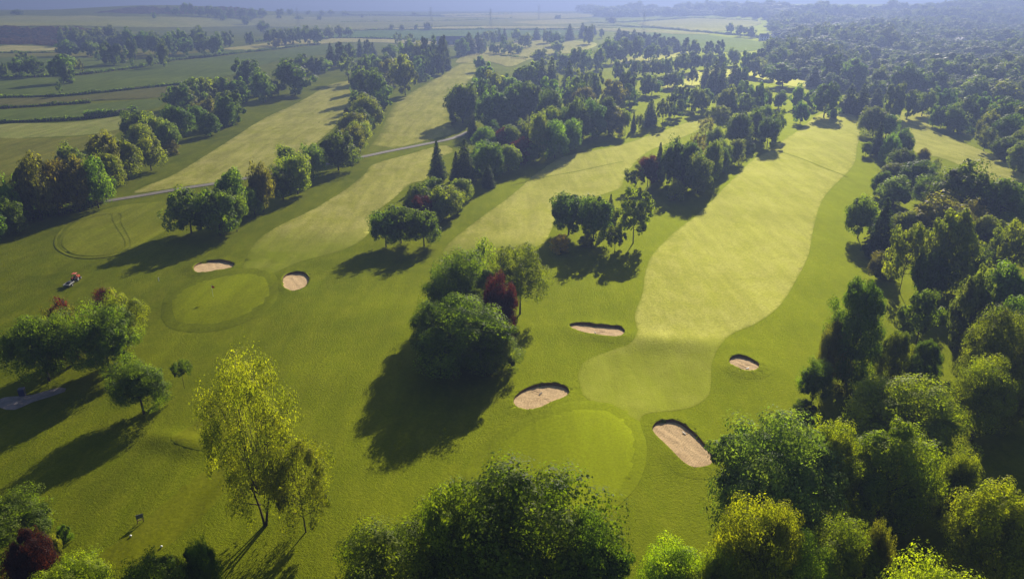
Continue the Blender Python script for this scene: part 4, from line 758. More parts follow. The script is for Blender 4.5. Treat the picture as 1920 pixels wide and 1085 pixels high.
def noise(n, l, vec, scale, detail=4.0, rough=0.6, dist=0.0):
    t = n.new('ShaderNodeTexNoise'); t.inputs['Scale'].default_value = scale
    t.inputs['Detail'].default_value = detail; t.inputs['Roughness'].default_value = rough; t.inputs['Distortion'].default_value = dist
    if vec is not None: l.new(vec, t.inputs['Vector'])
    return t

def ramp(n, l, fac, a, b, ca=(0, 0, 0), cb=(1, 1, 1)):
    r = n.new('ShaderNodeValToRGB'); r.color_ramp.elements[0].position = a; r.color_ramp.elements[1].position = b
    r.color_ramp.elements[0].color = (*ca, 1); r.color_ramp.elements[1].color = (*cb, 1)
    l.new(fac, r.inputs['Fac']); return r

def mix(n, l, fac, a, b, mode='MIX'):
    m = n.new('ShaderNodeMix'); m.data_type = 'RGBA'; m.blend_type = mode
    if hasattr(fac, 'links'): l.new(fac, m.inputs[0])
    else: m.inputs[0].default_value = fac
    for v, i in ((a, 6), (b, 7)):
        if hasattr(v, 'links'): l.new(v, m.inputs[i])
        else: m.inputs[i].default_value = (*v, 1)
    return m.outputs[2]

def grass_mat(name, lo, hi, dry, dry_amt=0.4, bump=0.5, bscale=2.2, spec=0.25, rough=0.62, patch=0.05, fine=2.1, gcol=(0.50, 0.59, 0.03), distant=None, edge=None, lush=None):
    m, n, l, b = nodes_of(name)
    g = n.new('ShaderNodeNewGeometry'); pos = g.outputs['Position']
    mp = n.new('ShaderNodeMapping'); mp.inputs['Scale'].default_value = (1.0, 0.45, 1.0); mp.inputs['Rotation'].default_value = (0, 0, 0.35)
    l.new(pos, mp.inputs['Vector'])
    m2 = n.new('ShaderNodeMapping'); m2.inputs['Scale'].default_value = (0.30, 0.035, 0.3); m2.inputs['Rotation'].default_value = (0, 0, 0.42)
    l.new(pos, m2.inputs['Vector']); strk = noise(n, l, m2.outputs[0], 1.0, 3, 0.6, 0.3); tuft = noise(n, l, pos, 0.17, 6, 0.75, 0.8)
    big = noise(n, l, pos, patch, 5, 0.62, 0.4); mid = noise(n, l, mp.outputs[0], 0.33, 5, 0.65, 0.2); fin = noise(n, l, pos, fine, 4, 0.7)
    c = mix(n, l, ramp(n, l, big.outputs[0], 0.36, 0.66).outputs[0], lo, hi)
    c = mix(n, l, ramp(n, l, mid.outputs[0], 0.42, 0.74, (0, 0, 0), (dry_amt,) * 3).outputs[0], c, dry)
    c = mix(n, l, ramp(n, l, fin.outputs[0], 0.3, 0.72, (0.62,) * 3, (1.28,) * 3).outputs[0], (0, 0, 0), c) if False else mix(n, l, 1.0, c, ramp(n, l, fin.outputs[0], 0.3, 0.72, (0.60,) * 3, (1.30,) * 3).outputs[0], 'MULTIPLY')
    if lush:         # greener, less dry turf towards the near end of a fairway
        la = n.new('ShaderNodeAttribute'); la.attribute_name = 'dry'; ln = noise(n, l, pos, 0.12, 5, 0.65)
        lm = n.new('ShaderNodeMath'); lm.operation = 'MULTIPLY_ADD'; l.new(ln.outputs[0], lm.inputs[0]); lm.inputs[1].default_value = 0.8; l.new(la.outputs['Fac'], lm.inputs[2])
        c = mix(n, l, ramp(n, l, lm.outputs[0], 0.35, 1.25).outputs[0], mix(n, l, ramp(n, l, big.outputs[0], 0.36, 0.66).outputs[0], lush, tuple(v * 1.28 for v in lush)), c)
    if edge:         # mown edge runs raggedly into the semi-rough
        ea = n.new('ShaderNodeAttribute'); ea.attribute_name = 'edge'; en = noise(n, l, pos, 0.9, 4, 0.7)
        em = n.new('ShaderNodeMath'); em.operation = 'MULTIPLY_ADD'; l.new(en.outputs[0], em.inputs[0]); em.inputs[1].default_value = 0.9; l.new(ea.outputs['Fac'], em.inputs[2])
        c = mix(n, l, ramp(n, l, em.outputs[0], 0.45, 1.05).outputs[0], edge, c)
    if distant:      # other land cover beyond the farmland
        sx = n.new('ShaderNodeSeparateXYZ'); l.new(pos, sx.inputs[0]); wob = noise(n, l, pos, 0.0016, 4)
        ad = n.new('ShaderNodeMath'); ad.operation = 'MULTIPLY_ADD'; l.new(wob.outputs[0], ad.inputs[0]); ad.inputs[1].default_value = 700; xa = n.new('ShaderNodeMath'); xa.operation = 'MULTIPLY_ADD'; l.new(sx.outputs[0], xa.inputs[0]); xa.inputs[1].default_value = 0.5; l.new(sx.outputs[1], xa.inputs[2]); l.new(xa.outputs[0], ad.inputs[2])
        mr = n.new('ShaderNodeMapRange'); l.new(ad.outputs[0], mr.inputs[0]); mr.inputs[1].default_value = 2350; mr.inputs[2].default_value = 2450
        c = mix(n, l, mr.outputs[0], c, mix(n, l, ramp(n, l, noise(n, l, pos, 0.004, 5, 0.7).outputs[0], 0.45, 0.6).outputs[0], distant, tuple(v * 2.0 for v in distant)))
    c = mix(n, l, 1.0, c, ramp(n, l, strk.outputs[0], 0.34, 0.66, (0.82,) * 3, (1.17,) * 3).outputs[0], 'MULTIPLY')
    c = mix(n, l, 1.0, c, ramp(n, l, tuft.outputs[0], 0.38, 0.52, (1 - 0.30 * min(1, bump),) * 3, (1.0,) * 3).outputs[0], 'MULTIPLY')
    l.new(c, b.inputs['Base Color'])
    b.inputs['Roughness'].default_value = 0.95; b.inputs['Specular IOR Level'].default_value = 0.0
    gl = n.new('ShaderNodeBsdfGlossy'); gl.inputs['Roughness'].default_value = rough
    gl.inputs['Color'].default_value = (*gcol, 1)
    ms = n.new('ShaderNodeMixShader'); ms.inputs[0].default_value = spec * 0.4
    l.new(b.outputs[0], ms.inputs[1]); l.new(gl.outputs[0], ms.inputs[2]); l.new(ms.outputs[0], n['Material Output'].inputs['Surface'])
    bn = noise(n, l, pos, bscale, 5, 0.75)
    bp = n.new('ShaderNodeBump'); bp.inputs['Strength'].default_value = bump; bp.inputs['Distance'].default_value = 0.35
    l.new(bn.outputs[0], bp.inputs['Height']); l.new(bp.outputs[0], b.inputs['Normal']); l.new(bp.outputs[0], gl.inputs['Normal'])
    return m

def plain_mat(name, col, rough=0.7, var=0.25, scale=3.0, metal=0.0, spec=0.4):
    m, n, l, b = nodes_of(name)
    tc = n.new('ShaderNodeTexCoord'); t = noise(n, l, tc.outputs['Object'], scale, 4)
    c = mix(n, l, ramp(n, l, t.outputs[0], 0.3, 0.75).outputs[0], tuple(v * (1 - var) for v in col), tuple(min(1, v * (1 + var)) for v in col))
    l.new(c, b.inputs['Base Color']); b.inputs['Roughness'].default_value = rough; b.inputs['Metallic'].default_value = metal
    b.inputs['Specular IOR Level'].default_value = spec
    return m

M = {}
SEMI = (0.088, 0.102, 0.003)
M['rough'] = grass_mat('rough_grass', (0.034, 0.046, 0.0005), (0.083, 0.093, 0.0012), (0.122, 0.117, 0.007), 0.6, 0.55, 3.6, spec=0.23, patch=0.03, distant=(0.030, 0.042, 0.022))
FW = (0.58, 0.62, 0.10)
M['fairway'] = grass_mat('fairway_grass', (0.215, 0.212, 0.030), (0.300, 0.280, 0.068), (0.370, 0.325, 0.118), 0.65, 0.4, 2.6, spec=0.17, gcol=FW, patch=0.045, edge=SEMI, lush=(0.094, 0.114, 0.0020))
M['approach'] = grass_mat('approach_grass', (0.108, 0.122, 0.004), (0.136, 0.142, 0.009), (0.160, 0.156, 0.022), 0.5, 0.3, 2.8, spec=0.16, edge=SEMI)
M['green'] = grass_mat('putting_green_grass', (0.094, 0.113, 0.0015), (0.114, 0.130, 0.0025), (0.130, 0.138, 0.006), 0.4, 0.14, 3.2, fine=2.8, spec=0.15)
M['green2'] = grass_mat('light_green_grass', (0.118, 0.138, 0.002), (0.140, 0.156, 0.003), (0.155, 0.162, 0.007), 0.4, 0.14, 3.2, fine=2.8, spec=0.18)  # lighter turf colour for the small left green
M['collar'] = grass_mat('collar_grass', (0.080, 0.096, 0.002), (0.098, 0.113, 0.003), (0.114, 0.120, 0.008), 0.4, 0.3, 2.8, spec=0.15, edge=SEMI)
M['tee'] = grass_mat('tee_grass', (0.080, 0.088, 0.002), (0.100, 0.104, 0.003), (0.115, 0.113, 0.010), 0.4, 0.25, 2.8, spec=0.16, edge=SEMI)
M['pale'] = grass_mat('pale_dry_grass', (0.21, 0.19, 0.055), (0.28, 0.24, 0.085), (0.34, 0.29, 0.125), 0.6, 0.3, 2.0, patch=0.02, gcol=FW)  # pale dry turf colour of the far fairways
M['straw'] = grass_mat('straw_field', (0.288, 0.264, 0.072), (0.396, 0.348, 0.120), (0.456, 0.384, 0.168), 0.5, 0.3, 1.0, patch=0.01, spec=0.1)
M['olivefield'] = grass_mat('olive_field', (0.103, 0.110, 0.014), (0.149, 0.140, 0.021), (0.184, 0.161, 0.034), 0.5, 0.4, 1.0, patch=0.015, spec=0.1)
M['darkfield'] = grass_mat('dark_field', (0.061, 0.090, 0.013), (0.092, 0.123, 0.018), (0.121, 0.127, 0.029), 0.4, 0.4, 1.0, patch=0.012, spec=0.1)  # darker green painted in place of a cloud shadow on the left fields
M['brownfield'] = grass_mat('brown_field', (0.075, 0.080, 0.020), (0.100, 0.092, 0.028), (0.12, 0.10, 0.04), 0.5, 0.4, 1.0, patch=0.012, spec=0.1)
M['greenfield'] = grass_mat('green_field', (0.075, 0.138, 0.027), (0.106, 0.169, 0.037), (0.150, 0.175, 0.050), 0.4, 0.4, 1.0, patch=0.012, spec=0.1)
M['pasture'] = grass_mat('pasture_field', (0.156, 0.182, 0.039), (0.234, 0.227, 0.058), (0.286, 0.247, 0.091), 0.5, 0.4, 1.0, patch=0.006, spec=0.1)
M['track'] = grass_mat('mown_track_grass', (0.094, 0.106, 0.004), (0.120, 0.126, 0.007), (0.14, 0.136, 0.014), 0.4, 0.3, 2.5, spec=0.16)
M['road'] = plain_mat('worn_tarmac', (0.115, 0.098, 0.075), 0.85, 0.3, 0.8)
M['pad'] = plain_mat('worn_paving', (0.20, 0.17, 0.17), 0.85, 0.3, 1.2)
M['lip'] = M['rough']

def sand_mat():
    m, n, l, b = nodes_of('bunker_sand')
    g = n.new('ShaderNodeNewGeometry'); pos = g.outputs['Position']
    a = noise(n, l, pos, 0.5, 5, 0.6); f = noise(n, l, pos, 3.2, 6, 0.75, 0.5)
    c = mix(n, l, ramp(n, l, a.outputs[0], 0.3, 0.7).outputs[0], (0.44, 0.30, 0.150), (0.57, 0.405, 0.215))
    c = mix(n, l, 1.0, c, ramp(n, l, f.outputs[0], 0.35, 0.65, (0.68,) * 3, (1.12,) * 3).outputs[0], 'MULTIPLY')
    l.new(c, b.inputs['Base Color']); b.inputs['Roughness'].default_value = 0.95; b.inputs['Specular IOR Level'].default_value = 0.1
    bp = n.new('ShaderNodeBump'); bp.inputs['Strength'].default_value = 0.6; bp.inputs['Distance'].default_value = 0.15
    wv = n.new('ShaderNodeTexWave'); wv.inputs['Scale'].default_value = 1.6; wv.inputs['Distortion'].default_value = 5.0; wv.inputs['Detail'].default_value = 3; wv.inputs['Detail Scale'].default_value = 0.6; l.new(pos, wv.inputs['Vector'])
    hs = n.new('ShaderNodeMath'); hs.operation = 'MULTIPLY_ADD'; l.new(wv.outputs['Fac'], hs.inputs[0]); hs.inputs[1].default_value = 0.35; l.new(f.outputs[0], hs.inputs[2])
    l.new(hs.outputs[0], bp.inputs['Height']); l.new(bp.outputs[0], b.inputs['Normal'])
    return m
M['sand'] = sand_mat()
M['soil'] = plain_mat('bunker_edge_soil', (0.13, 0.085, 0.04), 0.95, 0.4, 4.0, spec=0.1)

def leaf_mat():
    m, n, l, b = nodes_of('foliage')
    oi = n.new('ShaderNodeObjectInfo'); at = n.new('ShaderNodeAttribute'); at.attribute_name = 'shade'
    geo = n.new('ShaderNodeNewGeometry')
    nz = noise(n, l, geo.outputs['Position'], 0.35, 3)
    v = ramp(n, l, at.outputs['Fac'], 0.0, 1.0, (0.48, 0.52, 0.52), (1.65, 1.50, 1.20))
    c = mix(n, l, 1.0, oi.outputs['Color'], v.outputs[0], 'MULTIPLY')
    w = ramp(n, l, nz.outputs[0], 0.3, 0.7, (0.78, 0.86, 0.9), (1.25, 1.14, 1.0))
    c = mix(n, l, 1.0, c, w.outputs[0], 'MULTIPLY')
    hs = n.new('ShaderNodeHueSaturation'); l.new(c, hs.inputs['Color'])
    mr = n.new('ShaderNodeMapRange'); l.new(oi.outputs['Random'], mr.inputs[0]); mr.inputs[3].default_value = 0.496; mr.inputs[4].default_value = 0.518
    l.new(mr.outputs[0], hs.inputs['Hue'])
    mv = n.new('ShaderNodeMapRange'); l.new(oi.outputs['Random'], mv.inputs[0]); mv.inputs[3].default_value = 0.85; mv.inputs[4].default_value = 1.18
    l.new(mv.outputs[0], hs.inputs['Value'])
    l.new(hs.outputs[0], b.inputs['Base Color']); b.inputs['Roughness'].default_value = 0.6; b.inputs['Specular IOR Level'].default_value = 0.15
    tr = n.new('ShaderNodeBsdfTranslucent')
    warm = mix(n, l, 1.0, hs.outputs[0], (1.95, 2.05, 0.5), 'MULTIPLY'); l.new(warm, tr.inputs['Color'])
    ms = n.new('ShaderNodeMixShader'); ms.inputs[0].default_value = 0.55
    l.new(b.outputs[0], ms.inputs[1]); l.new(tr.outputs[0], ms.inputs[2])
    l.new(ms.outputs[0], n['Material Output'].inputs['Surface'])
    return m
M['leaf'] = leaf_mat()
M['bark'] = plain_mat('bark', (0.060, 0.045, 0.032), 0.9, 0.4, 9.0, spec=0.15)

# ------------------------------------------------------------------ ground sheet
def inside(px, py, poly):
    x = np.asarray(px); y = np.asarray(py); r = np.zeros(x.shape, bool); n = len(poly)
    for i in range(n):
        x0, y0 = poly[i]; x1, y1 = poly[(i + 1) % n]
        if y0 == y1: continue
        c = ((y0 > y) != (y1 > y)) & (x < (x1 - x0) * (y - y0) / (y1 - y0) + x0)
        r ^= c
    return r

def axis(a, b, step, lo, hi, grow):
    mid = list(np.arange(a, b + step * 0.5, step)); up = []; v, d = mid[-1], step
    while v < hi: d *= grow; v += d; up.append(v)
    dn = []; v, d = mid[0], step
    while v > lo: d *= grow; v -= d; dn.append(v)
    return np.array(dn[::-1] + mid + up)

def smooth_outline(p, k=4, closed=True):
    p = [Vector((a[0], a[1])) for a in p]; n = len(p); out = []
    for i in range(n if closed else n - 1):
        if closed: p0, p1, p2, p3 = p[i - 1], p[i], p[(i + 1) % n], p[(i + 2) % n]
        else: p0, p1, p2, p3 = p[max(i - 1, 0)], p[i], p[i + 1], p[min(i + 2, n - 1)]
        for j in range(k):
            t = j / k
            out.append(0.5 * ((2 * p1) + (p2 - p0) * t + (2 * p0 - 5 * p1 + 4 * p2 - p3) * t * t + (3 * p1 - p0 - 3 * p2 + p3) * t ** 3))
    if not closed: out.append(p[-1])
    return [(q.x, q.y) for q in out]

bunker_outlines = [smooth_outline(b['p'], 4) for b in BUNKERS]
gx = axis(-92, 92, 0.9, -7500, 7500, 1.021); gy = axis(45, 205, 0.9, -320, 11500, 1.021)
X, Y = np.meshgrid(gx, gy); Z = terrain(X, Y)
for p in bunker_outlines:
    c = np.mean(p, 0); q = [(c[0] + (a - c[0]) * 0.97, c[1] + (b - c[1]) * 0.97) for a, b in p]
    Z = np.where(inside(X, Y, q), Z - 1.7, Z)
nx, ny = len(gx), len(gy)
idx = np.arange(nx * ny).reshape(ny, nx)
quads = np.stack([idx[:-1, :-1], idx[:-1, 1:], idx[1:, 1:], idx[1:, :-1]], -1).reshape(-1, 4)
ground = new_obj('ground', np_mesh('ground', np.stack([X, Y, Z], -1).reshape(-1, 3), quads, True), M['rough'])
tag(ground, kind='structure', label='rough grass covering the course and the land beyond')

def drape(name, outline, step, lift, mat, dry=None):
    """flat outline meshed and laid on the land"""
    P = np.array(outline); lo = P.min(0); hi = P.max(0); rows = []; y = lo[1] + 0.2; r = 0
    while y < hi[1]:
        st = max(step, 0.011 * abs(y)); xs = np.arange(lo[0] + st * (0.2 + 0.5 * (r % 2)), hi[0], st); r += 1
        if len(xs): rows.append(np.column_stack([xs, np.full(len(xs), y), np.full(len(xs), st)]))
        y += st * 0.9
    g = np.vstack(rows) if rows else np.zeros((0, 3))
    g = g[inside(g[:, 0], g[:, 1], outline)]
    keep = np.ones(len(g), bool)
    for q in P: keep &= ((g[:, :2] - q) ** 2).sum(1) > (g[:, 2] * 0.35) ** 2
    g = g[keep][:, :2]
    pts = [Vector(q) for q in outline] + [Vector(q) for q in g]; n = len(outline)
    v, e, f, *_ = delaunay_2d_cdt(pts, [(i, (i + 1) % n) for i in range(n)], [], 1, 1e-4)
    va = np.array([(q.x, q.y) for q in v]); ins = np.arange(len(va)) >= n; z = terrain(va[:, 0], va[:, 1]) + np.where(ins, lift, lift * 0.35)
    me = py_mesh(name, np.column_stack([va, z]), [tuple(q) for q in f], True)
    if dry is not None:
        da = me.attributes.new('dry', 'FLOAT', 'POINT'); da.data.foreach_set('value', S((va[:, 1] - dry[0]) / (dry[1] - dry[0])).astype(np.float32))
    at = me.attributes.new('edge', 'FLOAT', 'POINT'); at.data.foreach_set('value', ins.astype(np.float32))
    return new_obj(name, me, mat)

SHEET_LABEL = {'fairway': 'pale mown fairway', 'field': 'farm field'}
for e in SHEETS:
    c = np.mean(e['p'], 0); d = float(np.hypot(*c)); ext = float(np.max(np.ptp(np.array(e['p']), axis=0)))
    o = drape(e['n'], smooth_outline(e['p'], 5), 1.1 if d < 400 else ext / 45.0, 0.035 + 0.035 * e['l'] + d * (0.00015 if d < 450 else 0.0008), M[e['m']], (e['t'] or (-20, -10)) if e['m'] == 'fairway' else None)
    tag(o, kind='structure')

def strip(name, line, w, mat, lift=0.08, closed=False):
    line = smooth_outline(line, 8, closed); v = []; f = []; n = len(line)
    for i, q in enumerate(line):
        a = Vector(line[(i - 1) % n] if closed else line[max(i - 1, 0)]); b = Vector(line[(i + 1) % n] if closed else line[min(i + 1, n - 1)])
        t = (b - a).normalized(); s = Vector((-t.y, t.x)) * w / 2
        for k in (-1, -0.33, 0.33, 1):
            x, y = q[0] + s.x * k, q[1] + s.y * k
            v.append((x, y, float(terrain(x, y)) + lift + math.hypot(x, y) * 0.0002 + (0.02 if abs(k) < 0.5 else 0)))
    for i in range(n if closed else n - 1):
        j = (i + 1) % n
        for k in range(3): f.append((i * 4 + k, i * 4 + k + 1, j * 4 + k + 1, j * 4 + k))
    return new_obj(name, py_mesh(name, v, f, True), mat)
for e in STRIPS:
    tag(strip(e['n'], e['p'], e['w'], M[e['m']], 0.08 if e['n'] == 'road' else 0.07, closed=e['n'] == 'mown_track' and not e.get('o')), kind='structure')
pad = [SPOTS['pad%d' % i] for i in range(8)]
tag(drape('path', smooth_outline(pad, 2), 1.0, 0.09, M['pad']), kind='structure')

# ------------------------------------------------------------------ bunkers
def make_bunker(b, out):
    P = np.array(out); c = P.mean(0); n = len(P)
    sd = np.array([sun_dir.x, sun_dir.y]); sd /= np.hypot(*sd)
    span = (P - c) @ sd; smin, smax = span.min(), span.max(); size = float(np.sqrt(np.prod(np.ptp(P, axis=0))))
    deep = min(0.62, 0.28 + size * 0.028)
    z0 = float(terrain(*c)); root = empty('bunker', (c[0], c[1], z0))
    tag(root, b['label'], 'bunker', 'sand bunkers around the greens')
    def sand_z(x, y):
        t = np.clip((((np.stack([x, y], -1) - c) @ sd) - smin) / (smax - smin), 0, 1)
        return terrain(x, y) * 0.6 + z0 * 0.4 - 0.10 - deep * t ** 0.8
    # turf shoulder around the hole, from outside in, then the soil face
    tang = np.roll(P, -1, 0) - np.roll(P, 1, 0); nor = np.stack([tang[:, 1], -tang[:, 0]], -1); nor /= np.linalg.norm(nor, axis=1)[:, None]
    if (nor * (P - c)).sum() < 0: nor = -nor
    rng = np.random.default_rng(int(abs(c[0]) * 10))
    def ring(off, z): return np.column_stack([P + nor * off - c, z - z0])
    def zt(off): q = P + nor * off; return terrain(q[:, 0], q[:, 1])
    wob = 0.05 * rng.standard_normal(n)
    turf = [ring(2.2, zt(2.2) + 0.015), ring(1.2, zt(1.2) + 0.04), ring(0.3, zt(0.3) + 0.07 + wob), ring(-0.05 + wob[0], zt(0) + 0.06 + wob)]
    Pin = P - nor * 0.12
    face_bot = np.column_stack([Pin - c, sand_z(Pin[:, 0], Pin[:, 1]) - z0 - 0.02])
    turf.append(np.column_stack([P - nor * 0.07 - c, zt(0) - z0 + 0.02]))
    def rings_mesh(name, rs, mat):
        v = np.vstack(rs); f = []
        for i in range(len(rs) - 1):
            for k in range(n): f.append((i * n + k, i * n + (k + 1) % n, (i + 1) * n + (k + 1) % n, (i + 1) * n + k))
        return new_obj(name, py_mesh(name, v, f, True), mat, root)
    rings_mesh('turf_lip', turf, M['lip'])
    rings_mesh('soil_face', [turf[-1] * 1.0, face_bot], M['soil'])
    # sand floor
    rs = [np.column_stack([(P - nor * 0.05) - c, sand_z(*(P - nor * 0.05).T) - z0])]
    for f_ in (0.93, 0.84, 0.72, 0.58, 0.42, 0.25, 0.1):
        q = c + (P - c) * f_; bowl = 0.14 * (1 - f_ * f_)
        rip = 0.03 * np.sin(q[:, 0] * 3.1 + q[:, 1] * 1.7) + 0.02 * rng.standard_normal(n)
        rs.append(np.column_stack([q - c, sand_z(q[:, 0], q[:, 1]) - z0 - bowl + rip]))
    v = np.vstack(rs + [[0, 0, float(sand_z(*c)) - z0 - 0.14]]); f = []
    for i in range(len(rs) - 1):
        for k in range(n): f.append((i * n + k, i * n + (k + 1) % n, (i + 1) * n + (k + 1) % n, (i + 1) * n + k))
    last = (len(rs) - 1) * n
    for k in range(n): f.append((last + k, last + (k + 1) % n, len(v) - 1))
    new_obj('sand', py_mesh('sand', v, f, True), M['sand'], root)
    return sand_z
SANDZ = [make_bunker(b, o) for b, o in zip(BUNKERS, bunker_outlines)]

# ------------------------------------------------------------------ foliage
def leaves_mesh(name, P, N, size, rng, aspect=0.62, clump=None):
    n = len(P); N = N / np.maximum(np.linalg.norm(N, axis=1), 1e-6)[:, None]
    r = rng.standard_normal((n, 3)); T = np.cross(N, r); T /= np.maximum(np.linalg.norm(T, axis=1), 1e-6)[:, None]
    B = np.cross(N, T); s = (size * np.clip(np.exp(rng.normal(-0.08, 0.38, n)), 0.35, 2.0))[:, None]
    v = np.stack([P + T * s, P + B * s * aspect + N * s * 0.15, P - T * s, P - B * s * aspect + N * s * 0.15], 1).reshape(-1, 3)
    return np_mesh(name, v, np.arange(n * 4).reshape(n, 4), False, rng.uniform(0, 1, n) if clump is None else 0.55 * clump + 0.45 * rng.uniform(0, 1, n))

def unit(rng, n):
    v = rng.standard_normal((n, 3)); return v / np.linalg.norm(v, axis=1)[:, None]

def lobed_crown(name, seed, count, size, base=0.2, lobes=20, subs=9, prof=None, lobe_r=0.20, spread=1.0, airy=0.0, flat=1.0):
    """crown in a 1 x 1 x 1 box standing on z = 0: boughs, clumps on each bough, leaves on each clump"""
    rng = np.random.default_rng(seed); a = 0.5; b = (1 - base) / 2; cz = base + b
    L = []; R = []
    ga = math.pi * (3 - 5 ** 0.5)
    for i in range(lobes):
        t = (i + 0.5) / lobes; zc = 1 - 1.85 * t; th = i * ga + rng.uniform(-0.5, 0.5)
        rr = math.sqrt(max(0, 1 - zc * zc)); k = rng.uniform(0.44, 0.92) * spread
        lr = lobe_r * rng.uniform(0.5, 1.45)
        if prof is None: p = np.array([math.cos(th) * rr * a * k, math.sin(th) * rr * a * k, cz + zc * b * k])
        else:
            tz = base + (1 - base) * (1 - t) * 0.93 + 0.02; pr = prof((tz - base) / (1 - base)); k2 = rng.uniform(0.45, 0.8)
            p = np.array([math.cos(th) * pr * k2, math.sin(th) * pr * k2, tz]); lr = min(lr, 0.35 * pr + 0.035)
        L.append(p); R.append(lr)
    L = np.array(L); R = np.array(R); pts = []; nor = []; tips = []; clump = []
    per = max(4, count // (lobes * subs))
    core = np.array([0, 0, cz - 0.15 * b])
    for p, r in zip(L, R):
        out = p - core; out = out / max(np.linalg.norm(out), 1e-6)
        d = unit(rng, subs * 4); d = d[np.argsort(-(d @ (out * 0.9 + np.array([0, 0, 0.35]))))][:int(subs * 2.4)]; d = d[rng.permutation(len(d))[:subs]]
        lsh = rng.uniform(0, 0.5)
        for q in d:
            sr = r * rng.uniform(0.36, 0.64); sc_ = p + q * r * rng.uniform(0.7, 1.05) * np.array([1, 1, flat])
            m = int(per * rng.uniform(0.6, 1.5) * (1 - airy * rng.uniform(0, 0.9)))
            u = unit(rng, m); rad = sr * rng.uniform(0.7, 1.1, m)[:, None]
            pts.append(sc_ + u * rad * np.array([1, 1, 0.8 * flat])); nor.append(u * 1.2 + q * 0.5 + unit(rng, m) * 0.55 + np.array([0, 0, 0.25])); tips.append(sc_); clump.append(np.full(m, lsh + rng.uniform(0, 0.5)))
    m = int(count * 0.12 * (1 - airy)); u = unit(rng, m); u[:, 2] = u[:, 2] * 0.92; fr = rng.uniform(0.45, 0.8, m)[:, None] ** 0.6
    ip = u * fr * np.array([a, a, b]) * 0.82 + np.array([0, 0, cz])
    if prof is not None: ip[:, :2] *= np.array([2 * prof(min(1, max(0, (q - base) / (1 - base)))) for q in ip[:, 2]])[:, None]
    pts.append(ip); nor.append(u + unit(rng, m) * 0.7); clump.append(np.full(m, 0.25))
    P = np.vstack(pts); N = np.vstack(nor)
    # fit to the box
    rx = np.percentile(np.hypot(P[:, 0], P[:, 1]), 96.0); P[:, :2] *= 0.5 / rx
    z0, z1 = np.percentile(P[:, 2], 0.7), np.percentile(P[:, 2], 99.7); P[:, 2] = base + (P[:, 2] - z0) * (1 - base) / (z1 - z0)
    P[:, 2] = np.maximum(P[:, 2], 0.015)
    f = lambda q: np.array([q[0] * 0.5 / rx, q[1] * 0.5 / rx, base + (q[2] - z0) * (1 - base) / (z1 - z0)])
    return leaves_mesh(name, P, N, size, rng, clump=np.concatenate(clump)), [f(q) for q in L], [f(q) for q in tips]

def trunk_mesh(name, seed, lobes, tips=(), r0=0.022, split=0.35, twig=0, lean=0.03, stems=1):
    rng = np.random.default_rng(seed); mb = MB()
    for s in range(stems):
        ang = rng.uniform(0, 6.28); off = np.array([math.cos(ang), math.sin(ang), 0]) * (0.0 if stems == 1 else 0.10)
        top = np.array([rng.uniform(-lean, lean), rng.uniform(-lean, lean), 0.0]) + off * 1.6
        zt = 0.78
        path = [np.array([0, 0, -0.02]), np.array([0, 0, 0.0]) + off * 0.1, top * 0.3 + np.array([0, 0, split * 0.6]), top * 0.7 + np.array([0, 0, split * 1.15]), top + np.array([0, 0, zt])]
        mb.tube(path, [r0 * 1.5, r0 * 1.1, r0 * 0.85, r0 * 0.6, r0 * 0.18], 7)
        mine = [q for i, q in enumerate(lobes) if i % stems == s]
        for q in mine:
            zs = max(split * 0.7, min(q[2] - 0.08, split + rng.uniform(0, 0.25)))
            t = (zs - 0.0) / zt; st = top * t * 0.9 + np.array([0, 0, zs])
            midp = st * 0.5 + q * 0.5 + np.array([0, 0, -0.02]) + rng.uniform(-0.02, 0.02, 3)
            rb = r0 * 0.42 * rng.uniform(0.7, 1.2)
            mb.tube([st, midp, q], [rb, rb * 0.65, rb * 0.25], 5)
    if twig and len(tips):
        for i in rng.permutation(len(tips))[:twig]:
            q = tips[i]; l = min(lobes, key=lambda w: np.linalg.norm(w - q))
            m_ = l * 0.5 + q * 0.5 + rng.uniform(-0.012, 0.012, 3)
            mb.tube([l, m_, q + (q - l) * 0.25], [r0 * 0.16, r0 * 0.11, r0 * 0.05], 4)
    me = mb.mesh(name, True); me.materials.append(M['bark']); return me

def conifer_crown(name, seed, count, size, base=0.05, power=0.72, ragged=0.25):
    rng = np.random.default_rng(seed); levels = 30; pts = []; nor = []; per = max(3, count // (levels * 9))
    for i in range(levels):
        t = (i + 0.3) / levels; z = base + (1 - base) * t; r = 0.5 * (1 - t) ** power * (1 - 0.35 * max(0, 0.12 - t) / 0.12)
        nb = max(4, int(11 * (1 - t) + 3)); a0 = rng.uniform(0, 6.28)
        for k in range(nb):
            th = a0 + 6.283 * k / nb + rng.uniform(-0.2, 0.2); rl = r * rng.uniform(1 - ragged * 1.6, 1.05); m = max(3, int(per * (0.4 + 1.4 * (1 - t))))
            s = rng.uniform(0.12, 1.0, m) ** 0.7; d = np.array([math.cos(th), math.sin(th)]); side = np.array([-d[1], d[0]])
            w = (rng.uniform(-1, 1, m) * 0.13 * (1.05 - s) * rl * 3 * 0.6)
            xy = d * (s * rl)[:, None] + side * w[:, None]
            zz = z + 0.035 - 0.30 * rl * s ** 1.3 + 0.10 * rl * s ** 3 - np.abs(w) * 0.4 + rng.uniform(-0.012, 0.006, m)
            pts.append(np.column_stack([xy, zz])); nor.append(np.column_stack([np.tile(d, (m, 1)) * 0.45, np.full(m, 0.8)]) + unit(rng, m) * 0.5)
    pts.append(np.column_stack([rng.normal(0, 0.006, (14, 2)), rng.uniform(0.955, 1.0, 14)])); nor.append(unit(rng, 14))
    P = np.vstack(pts); P[:, 2] = np.clip(P[:, 2], 0.01, 1.0)
    return leaves_mesh(name, P, np.vstack(nor), size, rng, 0.4)

